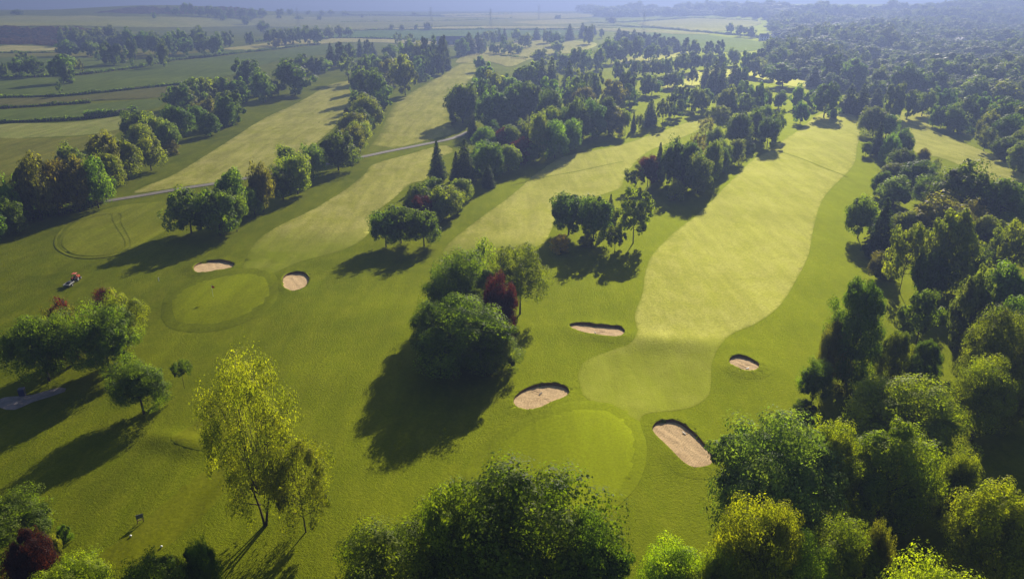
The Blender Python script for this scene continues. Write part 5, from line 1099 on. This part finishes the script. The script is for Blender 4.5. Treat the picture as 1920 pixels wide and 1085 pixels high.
egg = lambda t: 0.5 * math.sin(math.pi * min(1, max(0.02, 0.12 + 0.88 * (1 - t) ** 0.75) * 0.62 + 0.0)) * (0.35 + 0.65 * min(1, t * 5 + 0.3))
cone = lambda t: 0.5 * (1 - t) ** 0.7 + 0.02
PROTO = {}
def add_proto(kind, lod, crown, trunk): PROTO.setdefault((kind, lod), []).append((crown, trunk))
LODS = {'near': (1.45, 0.0098), 'mid': (0.40, 0.023), 'far': (0.13, 0.042)}
def broad(kind, lod, seed, count, base, lobes, subs, **k):
    q, s = LODS[lod]; sz = k.pop('size', 1.0); tw = k.pop('twig', 0); r0 = k.pop('r0', 0.022); sp = k.pop('split', 0.28); st = k.pop('stems', 1)
    if lod == 'far': lobes = max(8, int(lobes * 0.7)); subs = max(4, int(subs * 0.6))
    c, L, T = lobed_crown('crown', seed, int(count * q), s * sz, base, lobes, subs, **k)
    c.materials.append(M['leaf'])
    add_proto(kind, lod, c, trunk_mesh('trunk', seed, L if lod != 'far' else L[::2], T, r0, sp, tw if lod != 'far' else 0, stems=st))
for s in range(4):
    broad('roundlow', 'near', 11 + s, 42000, 0.05, 20 + 3 * s, 11)
    broad('roundlow', 'mid', 21 + s, 36000, 0.05, 20 + 3 * s, 9)
for s in range(3):
    broad('round', 'near', 31 + s, 36000, 0.2, 22 + 3 * s, 10, twig=40)
    broad('round', 'mid', 41 + s, 32000, 0.17, 19 + 3 * s, 9, lobe_r=0.22)
    broad('round', 'far', 51 + s, 24000, 0.12, 17 + 2 * s, 8, lobe_r=0.25)
    broad('roundlow', 'far', 61 + s, 24000, 0.04, 17 + 2 * s, 8, lobe_r=0.25)
broad('birch', 'near', 71, 33000, 0.13, 36, 12, airy=0.7, lobe_r=0.13, twig=220, r0=0.013, split=0.2, size=0.72, stems=3)
broad('birch', 'mid', 72, 20000, 0.22, 24, 9, airy=0.5, lobe_r=0.12, twig=80, r0=0.012, split=0.2)
broad('birch2', 'near', 73, 24000, 0.13, 26, 12, airy=0.45, lobe_r=0.13, twig=150, r0=0.011, split=0.25, size=0.85)
broad('open', 'near', 74, 22000, 0.26, 22, 10, airy=0.45, lobe_r=0.14, twig=120, r0=0.016)
for s in range(2):
    broad('open', 'mid', 75 + s, 21000, 0.26, 18, 8, airy=0.5, lobe_r=0.14, twig=60, r0=0.016)
broad('open', 'far', 77, 16000, 0.26, 14, 7, airy=0.4, lobe_r=0.15)
broad('sparse', 'near', 78, 5000, 0.22, 22, 10, airy=0.6, lobe_r=0.13, twig=200, r0=0.016)
broad('sparse', 'mid', 79, 9000, 0.22, 18, 9, airy=0.6, lobe_r=0.13, twig=120, r0=0.016)
broad('sapling', 'near', 80, 6000, 0.42, 12, 8, r0=0.012, split=0.45, size=1.6)
for s in range(2):
    broad('conical', 'near', 81 + s, 36000, 0.06, 40, 9, prof=egg)
    broad('conical', 'mid', 83 + s, 30000, 0.08, 30, 8, prof=egg)
broad('conical', 'far', 85, 22000, 0.06, 20, 7, prof=egg)
broad('cypress', 'mid', 86, 16000, 0.0, 26, 7, prof=cone)
broad('shrub', 'near', 87, 14000, 0.0, 14, 9, size=1.7); broad('shrub', 'mid', 88, 14000, 0.0, 12, 8, size=1.2); broad('shrub', 'far', 89, 14000, 0.0, 10, 7)
broad('hedgebush', 'mid', 90, 14000, 0.0, 14, 8)
broad('pine', 'near', 91, 22000, 0.22, 14, 12, lobe_r=0.20, flat=0.45, spread=1.1, r0=0.018); broad('pine', 'mid', 92, 18000, 0.25, 12, 9, lobe_r=0.20, flat=0.45, spread=1.1)
def conif(lod, seed, count, **k):
    q, s = LODS[lod]; c = conifer_crown('crown', seed, int(count * q), s * 1.25, **k); c.materials.append(M['leaf'])
    mb = MB(); mb.tube([(0, 0, -0.02), (0, 0, 0.1), (0, 0, 0.95)], [0.026, 0.02, 0.003], 7); t = mb.mesh('trunk', True); t.materials.append(M['bark'])
    add_proto('conifer', lod, c, t)
conif('near', 93, 26000)
for s in range(2): conif('mid', 94 + s, 24000, power=0.6 + 0.2 * s)
for s in range(2): conif('far', 96 + s, 20000, power=0.5 + 0.15 * s)

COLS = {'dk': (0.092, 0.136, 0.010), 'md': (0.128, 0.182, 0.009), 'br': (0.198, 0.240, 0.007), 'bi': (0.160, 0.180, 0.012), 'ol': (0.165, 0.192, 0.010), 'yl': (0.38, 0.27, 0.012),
        'cu': (0.072, 0.014, 0.028), 'cu_shaded': (0.036, 0.009, 0.014), 'bn': (0.145, 0.138, 0.022), 'gr': (0.145, 0.182, 0.050), 'co': (0.052, 0.076, 0.020), 'wood': (0.110, 0.142, 0.034),  # second copper tone is darkened to paint in the corner tree's shade
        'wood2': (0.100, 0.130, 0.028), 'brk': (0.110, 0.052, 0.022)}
NAMES = {'round': 'broadleaf_tree', 'roundlow': 'leafy_tree', 'birch': 'birch_tree', 'birch2': 'birch_tree', 'open': 'open_crowned_tree', 'sparse': 'sparse_tree',
         'sapling': 'sapling', 'conical': 'tall_tree', 'cypress': 'cypress_tree', 'shrub': 'shrub', 'hedgebush': 'bush', 'pine': 'pine_tree', 'conifer': 'conifer_tree'}
CATS = {'shrub': 'shrub', 'hedgebush': 'bush', 'conifer': 'conifer', 'pine': 'pine tree', 'sapling': 'sapling'}
rnd = random.Random(5)
for kind, foliage, x, y, h, w, label, gi in TREES:
    d = math.hypot(x, y); w *= 1.3 if kind == 'conifer' else (1.1 if d > 140 else 1.0); lod = 'near' if d < 128 else ('mid' if d < 360 else 'far')
    for l in (lod, 'mid', 'near', 'far'):
        if (kind, l) in PROTO: break
    cm, tm = rnd.choice(PROTO[(kind, l)])
    name = 'copper_tree' if foliage in ('cu', 'cu_shaded') else NAMES[kind]
    root = empty(name, (x, y, float(terrain(x, y)) - 0.05), rnd.uniform(0, 6.28), (w, w, h))
    tag(root, label, CATS.get(kind, 'tree'), GROVES[gi])
    new_obj('trunk', tm, None, root)
    cr = new_obj('crown', cm, None, root)
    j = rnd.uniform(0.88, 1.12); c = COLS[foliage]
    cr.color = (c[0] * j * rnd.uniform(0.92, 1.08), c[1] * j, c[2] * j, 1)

# hedges
def make_hedge(e, seed):
    line = smooth_outline(e['p'], 10, False); rng = np.random.default_rng(seed)
    P = np.array(line); seg = np.hypot(*np.diff(P, axis=0).T); s = np.concatenate([[0], np.cumsum(seg)]); Lh = s[-1]
    d = float(np.hypot(*P.mean(0))); lf = max(0.16, min(0.9, d * 0.0011)); n = int(min(22000, Lh * (e['h'] * 2 + e['w']) * 1.6 / lf ** 2 * 0.55))
    t = rng.uniform(0, Lh, n); x = np.interp(t, s, P[:, 0]); y = np.interp(t, s, P[:, 1])
    wob = 0.75 + 0.35 * np.sin(t / (2.3 * e['w']) + seed) * np.sin(t / (5.1 * e['w'])) + 0.12 * np.sin(t / (0.9 * e['w']))
    a = rng.uniform(0, math.pi, n); r = rng.uniform(0.75, 1.1, n) * wob
    i = np.clip(np.searchsorted(s, t) - 1, 0, len(seg) - 1); tx = np.diff(P, axis=0)[i] / seg[i][:, None]; sx = np.column_stack([-tx[:, 1], tx[:, 0]])
    u = np.sign(np.cos(a)) * np.abs(np.cos(a)) ** 0.7 * e['w'] / 2 * r; z = np.abs(np.sin(a)) ** 0.7 * e['h'] * r
    q = np.column_stack([x, y]) + sx * u[:, None]; zz = terrain(q[:, 0], q[:, 1]) + z + 0.05
    nn = np.column_stack([sx * np.cos(a)[:, None], np.sin(a)]) + unit(rng, n) * 0.8
    o0 = P[0]; me = leaves_mesh('hedge', np.column_stack([q - o0, zz]), nn, lf, rng); me.materials.append(M['leaf'])
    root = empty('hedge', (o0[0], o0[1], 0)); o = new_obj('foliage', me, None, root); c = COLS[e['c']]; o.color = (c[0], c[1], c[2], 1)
    core = MB(); step = max(1, len(P) // 60)
    pts = [(p[0] - o0[0], p[1] - o0[1], float(terrain(*p)) + e['h'] * 0.30) for p in P[::step]]
    core.tube(pts, [min(e['w'], e['h']) * 0.30] * len(pts), 6); core.build('stems', M['bark'], root)
    tag(root, e['label'], 'hedge', 'field and roadside hedges')
for i, e in enumerate(HEDGES): make_hedge(e, 200 + i)

# far masses of wood and bracken: points on the land carrying crowns
def make_wood(e, seed):
    rng = np.random.default_rng(seed); P = np.array(e['p']); lo = P.min(0); hi = P.max(0); out = []
    y = lo[1]
    while y < hi[1]:
        st = e['d'] * (1 + max(0, y - 600) / 2600.0)
        xs = np.arange(lo[0], hi[0], st); q = np.column_stack([xs + rng.uniform(-0.5, 0.5, len(xs)) * st, np.full(len(xs), y) + rng.uniform(-0.5, 0.5, len(xs)) * st])
        if len(q): out.append(q[inside(q[:, 0], q[:, 1], [tuple(v) for v in P])])
        y += st
    q = np.vstack(out)
    if e['sp'] != 'shrub':      # small clearings
        q = q[np.sin(q[:, 0] / 71.0 + 1.7 * np.sin(q[:, 1] / 93.0)) * np.sin(q[:, 1] / 57.0 + np.sin(q[:, 0] / 131.0)) < 0.78]
    n = len(q); z = terrain(q[:, 0], q[:, 1]) - 0.3
    big = 0.75 + 0.4 * np.sin(q[:, 0] / 47.0) * np.sin(q[:, 1] / 61.0)
    k = e['d'] / 11.0 * (1 + np.maximum(0, q[:, 1] - 600) / 2600.0) * np.exp(rng.normal(0, 0.26, n))
    if e['sp'] == 'shrub': sc3 = np.column_stack([k * 14, k * 14, 2.6 * rng.uniform(0.5, 1.6, n)])
    else: sc3 = np.column_stack([k * 13, k * 13, 13.5 * np.sqrt(k) * big * rng.uniform(0.8, 1.3, n)])
    me = bpy.data.meshes.new('woodland'); me.vertices.add(n); me.vertices.foreach_set('co', np.column_stack([q, z]).astype(np.float32).ravel())
    a = me.attributes.new('tree_scale', 'FLOAT_VECTOR', 'POINT'); a.data.foreach_set('vector', sc3.astype(np.float32).ravel())
    a = me.attributes.new('tree_turn', 'FLOAT', 'POINT'); a.data.foreach_set('value', rng.uniform(0, 6.28, n).astype(np.float32))
    me.update()
    o = new_obj('bracken' if e['sp'] == 'shrub' else 'woodland', me); c = COLS[e['c']]; o.color = (*c, 1)
    ng = bpy.data.node_groups.new('wood_scatter', 'GeometryNodeTree'); ng.interface.new_socket('Geometry', in_out='INPUT', socket_type='NodeSocketGeometry')
    ng.interface.new_socket('Geometry', in_out='OUTPUT', socket_type='NodeSocketGeometry')
    N = ng.nodes; Lk = ng.links; gi = N.new('NodeGroupInput'); go = N.new('NodeGroupOutput'); ip = N.new('GeometryNodeInstanceOnPoints'); jn = N.new('GeometryNodeJoinGeometry')
    for src in WOOD_SRC[e['sp']]:
        oi = N.new('GeometryNodeObjectInfo'); oi.inputs['Object'].default_value = src; oi.transform_space = 'ORIGINAL'; g2 = N.new('GeometryNodeGeometryToInstance')
        Lk.new(oi.outputs['Geometry'], g2.inputs[0]); Lk.new(g2.outputs[0], jn.inputs[0])
    Lk.new(gi.outputs[0], ip.inputs['Points']); Lk.new(jn.outputs[0], ip.inputs['Instance']); ip.inputs['Pick Instance'].default_value = True
    at = N.new('GeometryNodeInputNamedAttribute'); at.data_type = 'FLOAT_VECTOR'; at.inputs['Name'].default_value = 'tree_scale'; Lk.new(at.outputs['Attribute'], ip.inputs['Scale'])
    tr = N.new('GeometryNodeInputNamedAttribute'); tr.data_type = 'FLOAT'; tr.inputs['Name'].default_value = 'tree_turn'
    cx = N.new('ShaderNodeCombineXYZ'); Lk.new(tr.outputs['Attribute'], cx.inputs['Z']); Lk.new(cx.outputs[0], ip.inputs['Rotation'])
    Lk.new(ip.outputs[0], go.inputs[0])
    md = o.modifiers.new('scatter', 'NODES'); md.node_group = ng
    tag(o, e['label'], 'bracken' if e['sp'] == 'shrub' else 'woodland', kind='stuff')
    return n
far_crowns = {}
for o in bpy.data.objects:
    if o.name.split('.')[0] == 'crown': far_crowns.setdefault(o.data.name, o)
WOOD_SRC = {'round': [far_crowns[c.name] for k in ('roundlow', 'round') for c, t in PROTO[(k, 'far')] if c.name in far_crowns] + [far_crowns[c.name] for c, t in PROTO[('conifer', 'far')] if c.name in far_crowns][:1],
            'shrub': [far_crowns[c.name] for c, t in PROTO[('shrub', 'far')] + PROTO[('shrub', 'mid')] if c.name in far_crowns][:1]}
nw = [make_wood(e, 300 + i) for i, e in enumerate(WOODS)]
print('woodland points', nw)

# ------------------------------------------------------------------ small things
def on(x, y, dz=0.0): return (x, y, float(terrain(x, y)) + dz)
M['orange'] = plain_mat('orange_paint', (0.45, 0.085, 0.03), 0.4, 0.15, 4); M['darkmetal'] = plain_mat('dark_metal', (0.03, 0.03, 0.035), 0.5, 0.3, 6)
M['tyre'] = plain_mat('rubber', (0.018, 0.018, 0.018), 0.85, 0.3, 8); M['palemetal'] = plain_mat('pale_metal', (0.36, 0.35, 0.34), 0.45, 0.15, 5)
M['white'] = plain_mat('white_paint', (0.8, 0.8, 0.78), 0.5, 0.06, 5); M['wood'] = plain_mat('weathered_wood', (0.16, 0.10, 0.06), 0.85, 0.35, 8)
M['blue'] = plain_mat('dark_blue_plastic', (0.02, 0.025, 0.09), 0.4, 0.2, 6); M['red'] = plain_mat('red_cloth', (0.5, 0.03, 0.03), 0.8, 0.2, 6)
M['board'] = plain_mat('slate_board', (0.12, 0.15, 0.17), 0.5, 0.2, 5); M['roof'] = plain_mat('slate_roof', (0.07, 0.075, 0.10), 0.7, 0.25, 0.4)
M['wallwhite'] = plain_mat('white_render', (0.75, 0.73, 0.68), 0.8, 0.08, 0.5); M['wallgrey'] = plain_mat('grey_cladding', (0.22, 0.22, 0.24), 0.7, 0.2, 0.4)
M['glass'] = plain_mat('window_glass', (0.03, 0.04, 0.05), 0.15, 0.2, 2); M['steel'] = plain_mat('galvanised_steel', (0.30, 0.31, 0.33), 0.6, 0.15, 1)

def wheel(root, c, r, w):
    tb = MB(); tb.disc(c, (0, 1, 0), r, w, 16); t = MB(); s = 1 if c[1] > 0 else -1
    wo = empty('wheel', (0, 0, 0)); wo.parent = root
    tb.build('tyre', M['tyre'], wo); t.disc((c[0], c[1] + s * w * 0.5, c[2]), (0, 1, 0), r * 0.55, 0.05, 14); t.build('rim', M['palemetal'], wo)

tx, ty = SPOTS['tractor']; qx, qy = SPOTS['trailer']; hd = math.atan2(ty - qy, tx - qx)
t = empty('tractor', on(tx, ty), hd, (0.72, 0.72, 0.72)); tag(t, 'small orange tractor on the open grass left of the small green', 'tractor')
b = MB(); b.box((0.75, 0, 0.95), (1.5, 0.75, 0.6), top=0.9); b.box((1.52, 0, 0.9), (0.08, 0.7, 0.55)); b.build('hood', M['orange'], t)
b = MB(); b.box((0.1, 0, 0.55), (2.7, 0.5, 0.3)); b.build('chassis', M['darkmetal'], t)
for s in (-1, 1):
    b = MB(); b.box((-0.75, s * 0.62, 1.08), (1.1, 0.34, 0.10)); b.box((-1.25, s * 0.62, 0.88), (0.10, 0.34, 0.4)); b.build('mudguard', M['orange'], t)
b = MB(); b.box((-0.65, 0, 1.05), (0.5, 0.5, 0.14)); b.box((-0.9, 0, 1.32), (0.12, 0.5, 0.5)); b.build('seat', M['darkmetal'], t)
b = MB(); b.tube([(-0.05, 0, 1.2), (-0.22, 0, 1.5)], 0.03); b.disc((-0.23, 0, 1.52), (-0.5, 0, 0.86), 0.19, 0.03); b.build('steering_wheel', M['darkmetal'], t)
b = MB(); b.tube([(-1.1, -0.5, 0.9), (-1.1, -0.5, 2.2), (-1.1, 0.5, 2.2), (-1.1, 0.5, 0.9)], 0.045); b.build('roll_bar', M['darkmetal'], t)
b = MB(); b.box((-0.55, 0, 2.26), (1.5, 1.15, 0.09), top=0.92); b.build('canopy', M['orange'], t)
for s in (-1, 1):
    b = MB(); b.tube([(0.05, s * 0.45, 1.2), (0.05, s * 0.5, 2.22)], 0.035); b.build('canopy_post', M['darkmetal'], t)
    wheel(t, (-0.75, s * 0.72, 0.62), 0.62, 0.36); wheel(t, (1.05, s * 0.62, 0.40), 0.40, 0.26)
t = empty('trailed_mower', on(qx, qy), hd, (0.72, 0.72, 0.72)); tag(t, 'dark gang mower with pale rails towed behind the orange tractor', 'mower')
b = MB(); b.box((0, 0, 0.62), (2.9, 1.5, 0.12)); b.tube([(1.4, 0, 0.6), (3.4, 0, 0.55)], 0.06); b.build('frame', M['darkmetal'], t)
for s in (-1, 1):
    b = MB(); b.box((0, s * 0.78, 0.82), (2.9, 0.08, 0.28)); b.build('side_rail', M['palemetal'], t); wheel(t, (-0.2, s * 0.95, 0.35), 0.35, 0.22)
b = MB(); b.box((-1.48, 0, 0.82), (0.08, 1.6, 0.28)); b.build('tail_rail', M['palemetal'], t)
for k in (-0.9, 0.1, 1.0):
    b = MB(); b.disc((k, 0, 0.45), (0, 1, 0), 0.2, 1.35, 12); b.build('cutting_reel', M['darkmetal'], t)
b = MB(); b.box((0.4, 0, 0.95), (1.2, 1.1, 0.5), top=0.85); b.build('grass_box', M['darkmetal'], t)

# flag on the small green
fx, fy = SPOTS['flag']; t = empty('flagstick', on(fx, fy, 0.25)); tag(t, 'thin flagstick with a red flag on the small green', 'flagstick')
b = MB(); b.tube([(0, 0, -0.2), (0, 0, 2.3)], 0.022, 6); b.build('pole', M['white'], t)
v = []; f = []
for i in range(7):
    for k in range(2): v.append((0.02 + i * 0.085, 0.03 * math.sin(i * 1.1), 2.25 - k * 0.40 - 0.02 * i))
for i in range(6): f.append((2 * i, 2 * i + 1, 2 * i + 3, 2 * i + 2))
fl = new_obj('flag', py_mesh('flag', v, f, True), M['red'], t); sd = fl.modifiers.new('thick', 'SOLIDIFY'); sd.thickness = 0.012
px, py = SPOTS['post']; t = empty('marker_post', on(px, py)); tag(t, 'short white marker post beyond the small green', 'post')
b = MB(); b.tube([(0, 0, -0.1), (0, 0, 0.75)], [0.07, 0.06], 8); b.build('post', M['white'], t)
b = MB(); b.tube([(0, 0, 0.75), (0, 0, 0.86)], [0.09, 0.02], 8); b.build('cap', M['white'], t)

# tee sign, tee markers, bin
sx, sy = SPOTS['sign']; t = empty('tee_sign', on(sx, sy), 0.5, (0.85, 0.85, 0.85)); tag(t, 'small dark tee sign with two brown legs on the lawn', 'sign')
for s in (-1, 1):
    b = MB(); b.box((s * 0.36, 0, 0.55), (0.09, 0.09, 1.15)); b.build('leg', M['wood'], t)
b = MB(); b.box((0, -0.02, 0.95), (0.84, 0.07, 0.50)); b.build('board', M['board'], t)
b = MB(); b.box((0, 0, 1.23), (0.92, 0.16, 0.06)); b.build('cap_rail', M['darkmetal'], t)
b = MB(); b.box((0, 0, 0.42), (0.64, 0.07, 0.08)); b.build('lower_rail', M['wood'], t)
for key, lab in (('marker_a', 'white tee marker nearer the tee sign'), ('marker_b', 'white tee marker further from the tee sign')):
    mx, my = SPOTS[key]; t = empty('tee_marker', on(mx, my, 0.06)); tag(t, lab, 'tee marker', 'white tee markers')
    b = MB(); b.tube([(0, 0, -0.05), (0, 0, 0.06), (0, 0, 0.12), (0, 0, 0.18), (0, 0, 0.22)], [0.05, 0.11, 0.13, 0.10, 0.03], 10); b.build('dome', M['white'], t, True)
    b = MB(); b.tube([(0, 0, -0.2), (0, 0, 0.0)], 0.02, 6); b.build('spike', M['darkmetal'], t)
bx, by = SPOTS['bin']; t = empty('litter_bin', on(bx, by, 0.09), 0.3); tag(t, 'dark blue bin standing beside the paved pad', 'bin')
b = MB(); b.box((0, 0, 0.5), (0.75, 0.7, 1.0), top=1.08); b.build('body', M['blue'], t)
b = MB(); b.box((0, 0, 1.06), (0.88, 0.82, 0.10), top=0.9); b.build('lid', M['blue'], t)

# rakes in the sand
def rake(key, bi, rz, label):
    x, y = SPOTS[key]; z = float(SANDZ[bi](np.array(x), np.array(y))) - 0.04
    t = empty('rake', (x, y, z), rz); tag(t, label, 'rake', 'rakes left in the bunkers')
    b = MB(); b.tube([(0, 0, 0.1), (1.75, 0, 0.03)], 0.035, 6); b.build('handle', M['wood'], t)
    b = MB(); b.box((0, 0, 0.08), (0.09, 0.7, 0.07)); b.build('head', M['darkmetal'], t)
    for k in range(7):
        b = MB(); b.box((0, -0.3 + 0.1 * k, 0.0), (0.03, 0.03, 0.12)); b.build('tine', M['darkmetal'], t)
rake('rake_a', 3, 2.5, 'rake lying in the kidney-shaped bunker'); rake('rake_b', 2, 0.2, 'rake lying in the long narrow bunker')
rake('rake_c', 4, 2.2, 'rake lying in the small bunker right of the fairway'); rake('rake_d', 5, 0.4, 'rake lying in the largest bunker')

# farm barn, houses, fences, pylons
def pitched(root, L, Wd, hw, hr, wall, roof):
    b = MB(); b.box((0, 0, hw / 2), (L, Wd, hw))
    b.add([(-L / 2, -Wd / 2, hw), (-L / 2, Wd / 2, hw), (-L / 2, 0, hw + hr), (L / 2, -Wd / 2, hw), (L / 2, Wd / 2, hw), (L / 2, 0, hw + hr)], [(0, 2, 1), (3, 4, 5)])
    b.build('wall', wall, root); b = MB()
    for s in (-1, 1):
        e = 0.4; t = 0.18; y0 = s * (Wd / 2 + e); z0 = hw - e * hr / (Wd / 2)
        v = [(-L / 2 - e, y0, z0), (L / 2 + e, y0, z0), (L / 2 + e, 0, hw + hr), (-L / 2 - e, 0, hw + hr)]
        b.add([(a, c, d + 0.03) for a, c, d in v] + [(a, c, d + 0.03 + t) for a, c, d in v], [(3, 2, 1, 0), (4, 5, 6, 7), (0, 1, 5, 4), (1, 2, 6, 5), (2, 3, 7, 6), (3, 0, 4, 7)])
    return b.build('roof', roof, root)
bx, by = SPOTS['barn']; t = empty('barn', on(bx, by), 0.06); tag(t, 'long slate-roofed barn half hidden behind the dark conifers', 'barn')
pitched(t, 34, 16, 5, 4.5, M['wallgrey'], M['roof'])
for k in range(4):
    b = MB(); b.box((-12 + 8 * k, -8.05, 2.0), (4, 0.12, 4.0)); b.build('door', M['darkmetal'], t)
for i, key in enumerate('abcde'):
    x, y = SPOTS['house_' + key]; t = empty('house', on(x, y), 0.4 * i)
    tag(t, ['white house at the left end of the valley hamlet', 'second white house in the valley hamlet', 'white house beside the lone domed tree', 'white house at the right end of the valley hamlet', 'pale house half lost in the hazy forest'][i], 'house', 'white houses in the valley')
    rf = pitched(t, 11, 8, 5, 3, M['wallwhite'], M['roof']); b = MB(); b.box((3.5, 0, 8.3), (0.9, 0.9, 1.8)); b.build('chimney', M['wallgrey'], rf)
    for k in (-3.2, 0, 3.2):
        for zz in (1.4, 3.7):
            b = MB(); b.box((k, -4.03, zz), (1.2, 0.1, 1.2)); b.build('window', M['glass'], t)
def fence(a, b_, label, n=7):
    A = Vector(SPOTS[a]); B = Vector(SPOTS[b_]); t = empty('fence', on(A.x, A.y)); tag(t, label, 'fence', 'fences near the upper fairway'); z0 = t.location.z
    P = [A.lerp(B, i / (n - 1)) for i in range(n)]; Q = [Vector((p.x - A.x, p.y - A.y, float(terrain(p.x, p.y)) - z0)) for p in P]
    for q in Q: b = MB(); b.box((q.x, q.y, q.z + 0.7), (0.28, 0.28, 1.6)); b.build('post', M['wood'], t)
    for h in (0.5, 0.95, 1.4): b = MB(); b.tube([q + Vector((0, -0.18, h)) for q in Q], 0.10, 4); b.build('rail', M['wood'], t)
fence('fence_a0', 'fence_a1', 'dark post-and-rail fence across the head of the upper fairway'); fence('fence_b0', 'fence_b1', 'second post-and-rail fence, right of the lone oval-shadow tree')
def pylon(x, y, label, h=34):
    t = empty('pylon', on(x, y), 0.5); tag(t, label, 'pylon', 'electricity pylons on the far pastures'); q = 0.10
    for s in ((-1, -1), (1, -1), (1, 1), (-1, 1)):
        b = MB(); b.tube([(s[0] * 2.6, s[1] * 2.6, 0), (s[0] * 1.0, s[1] * 1.0, h * 0.6), (s[0] * 0.25, s[1] * 0.25, h)], q, 4); b.build('leg', M['steel'], t)
    b = MB(); zz = [0, h * .2, h * .38, h * .54, h * .68, h * .8]
    for i in range(5):
        w0 = 2.6 - 1.6 * min(1, zz[i] / (h * .6)) if zz[i] < h * .6 else 0.8; w1 = 2.6 - 1.6 * min(1, zz[i + 1] / (h * .6)) if zz[i + 1] < h * .6 else 0.7
        for (a, c), (d, e) in (((-1, -1), (1, -1)), ((1, -1), (1, 1)), ((1, 1), (-1, 1)), ((-1, 1), (-1, -1))):
            b.tube([(a * w0, c * w0, zz[i]), (d * w1, e * w1, zz[i + 1])], 0.05, 4); b.tube([(d * w0, e * w0, zz[i]), (a * w1, c * w1, zz[i + 1])], 0.05, 4)
    b.build('bracing', M['steel'], t)
    for z, w in ((h * .66, 5.0), (h * .79, 6.2), (h * .91, 4.6)):
        b = MB(); b.tube([(-w, 0, z), (0, 0, z + 0.9), (w, 0, z)], 0.14, 4); b.tube([(-w, 0, z), (w, 0, z)], 0.12, 4); b.build('crossarm', M['steel'], t)
for key, lab in (('a', 'lattice pylon behind the field-edge row'), ('b', 'lattice pylon above the long straw strip'), ('c', 'lattice pylon behind the farm trees'), ('d', 'lattice pylon below the cream field'), ('e', 'farthest lattice pylon at top centre')):
    pylon(*SPOTS['pylon_' + key], lab)

# ------------------------------------------------------------------ haze
def haze_box():
    x0, x1, y0, y1, z0, z1 = -7700, 7700, -420, 12000, float(Z.min()) - 1.5, float(Z.max()) + 12
    b = MB(); b.box(((x0 + x1) / 2, (y0 + y1) / 2, (z0 + z1) / 2), (x1 - x0, y1 - y0, z1 - z0))
    m = bpy.data.materials.new('haze'); m.use_nodes = True; n = m.node_tree.nodes; n.clear()
    out = n.new('ShaderNodeOutputMaterial'); pv = n.new('ShaderNodeVolumePrincipled')
    pv.inputs['Color'].default_value = (0.160, 0.212, 0.40, 1); pv.inputs['Density'].default_value = HAZE_DENSITY; pv.inputs['Anisotropy'].default_value = 0.48
    m.node_tree.links.new(pv.outputs[0], out.inputs['Volume'])
    o = b.build('haze', m); tag(o, 'thin blue haze lying over the whole valley', 'haze', kind='stuff')
haze_box()
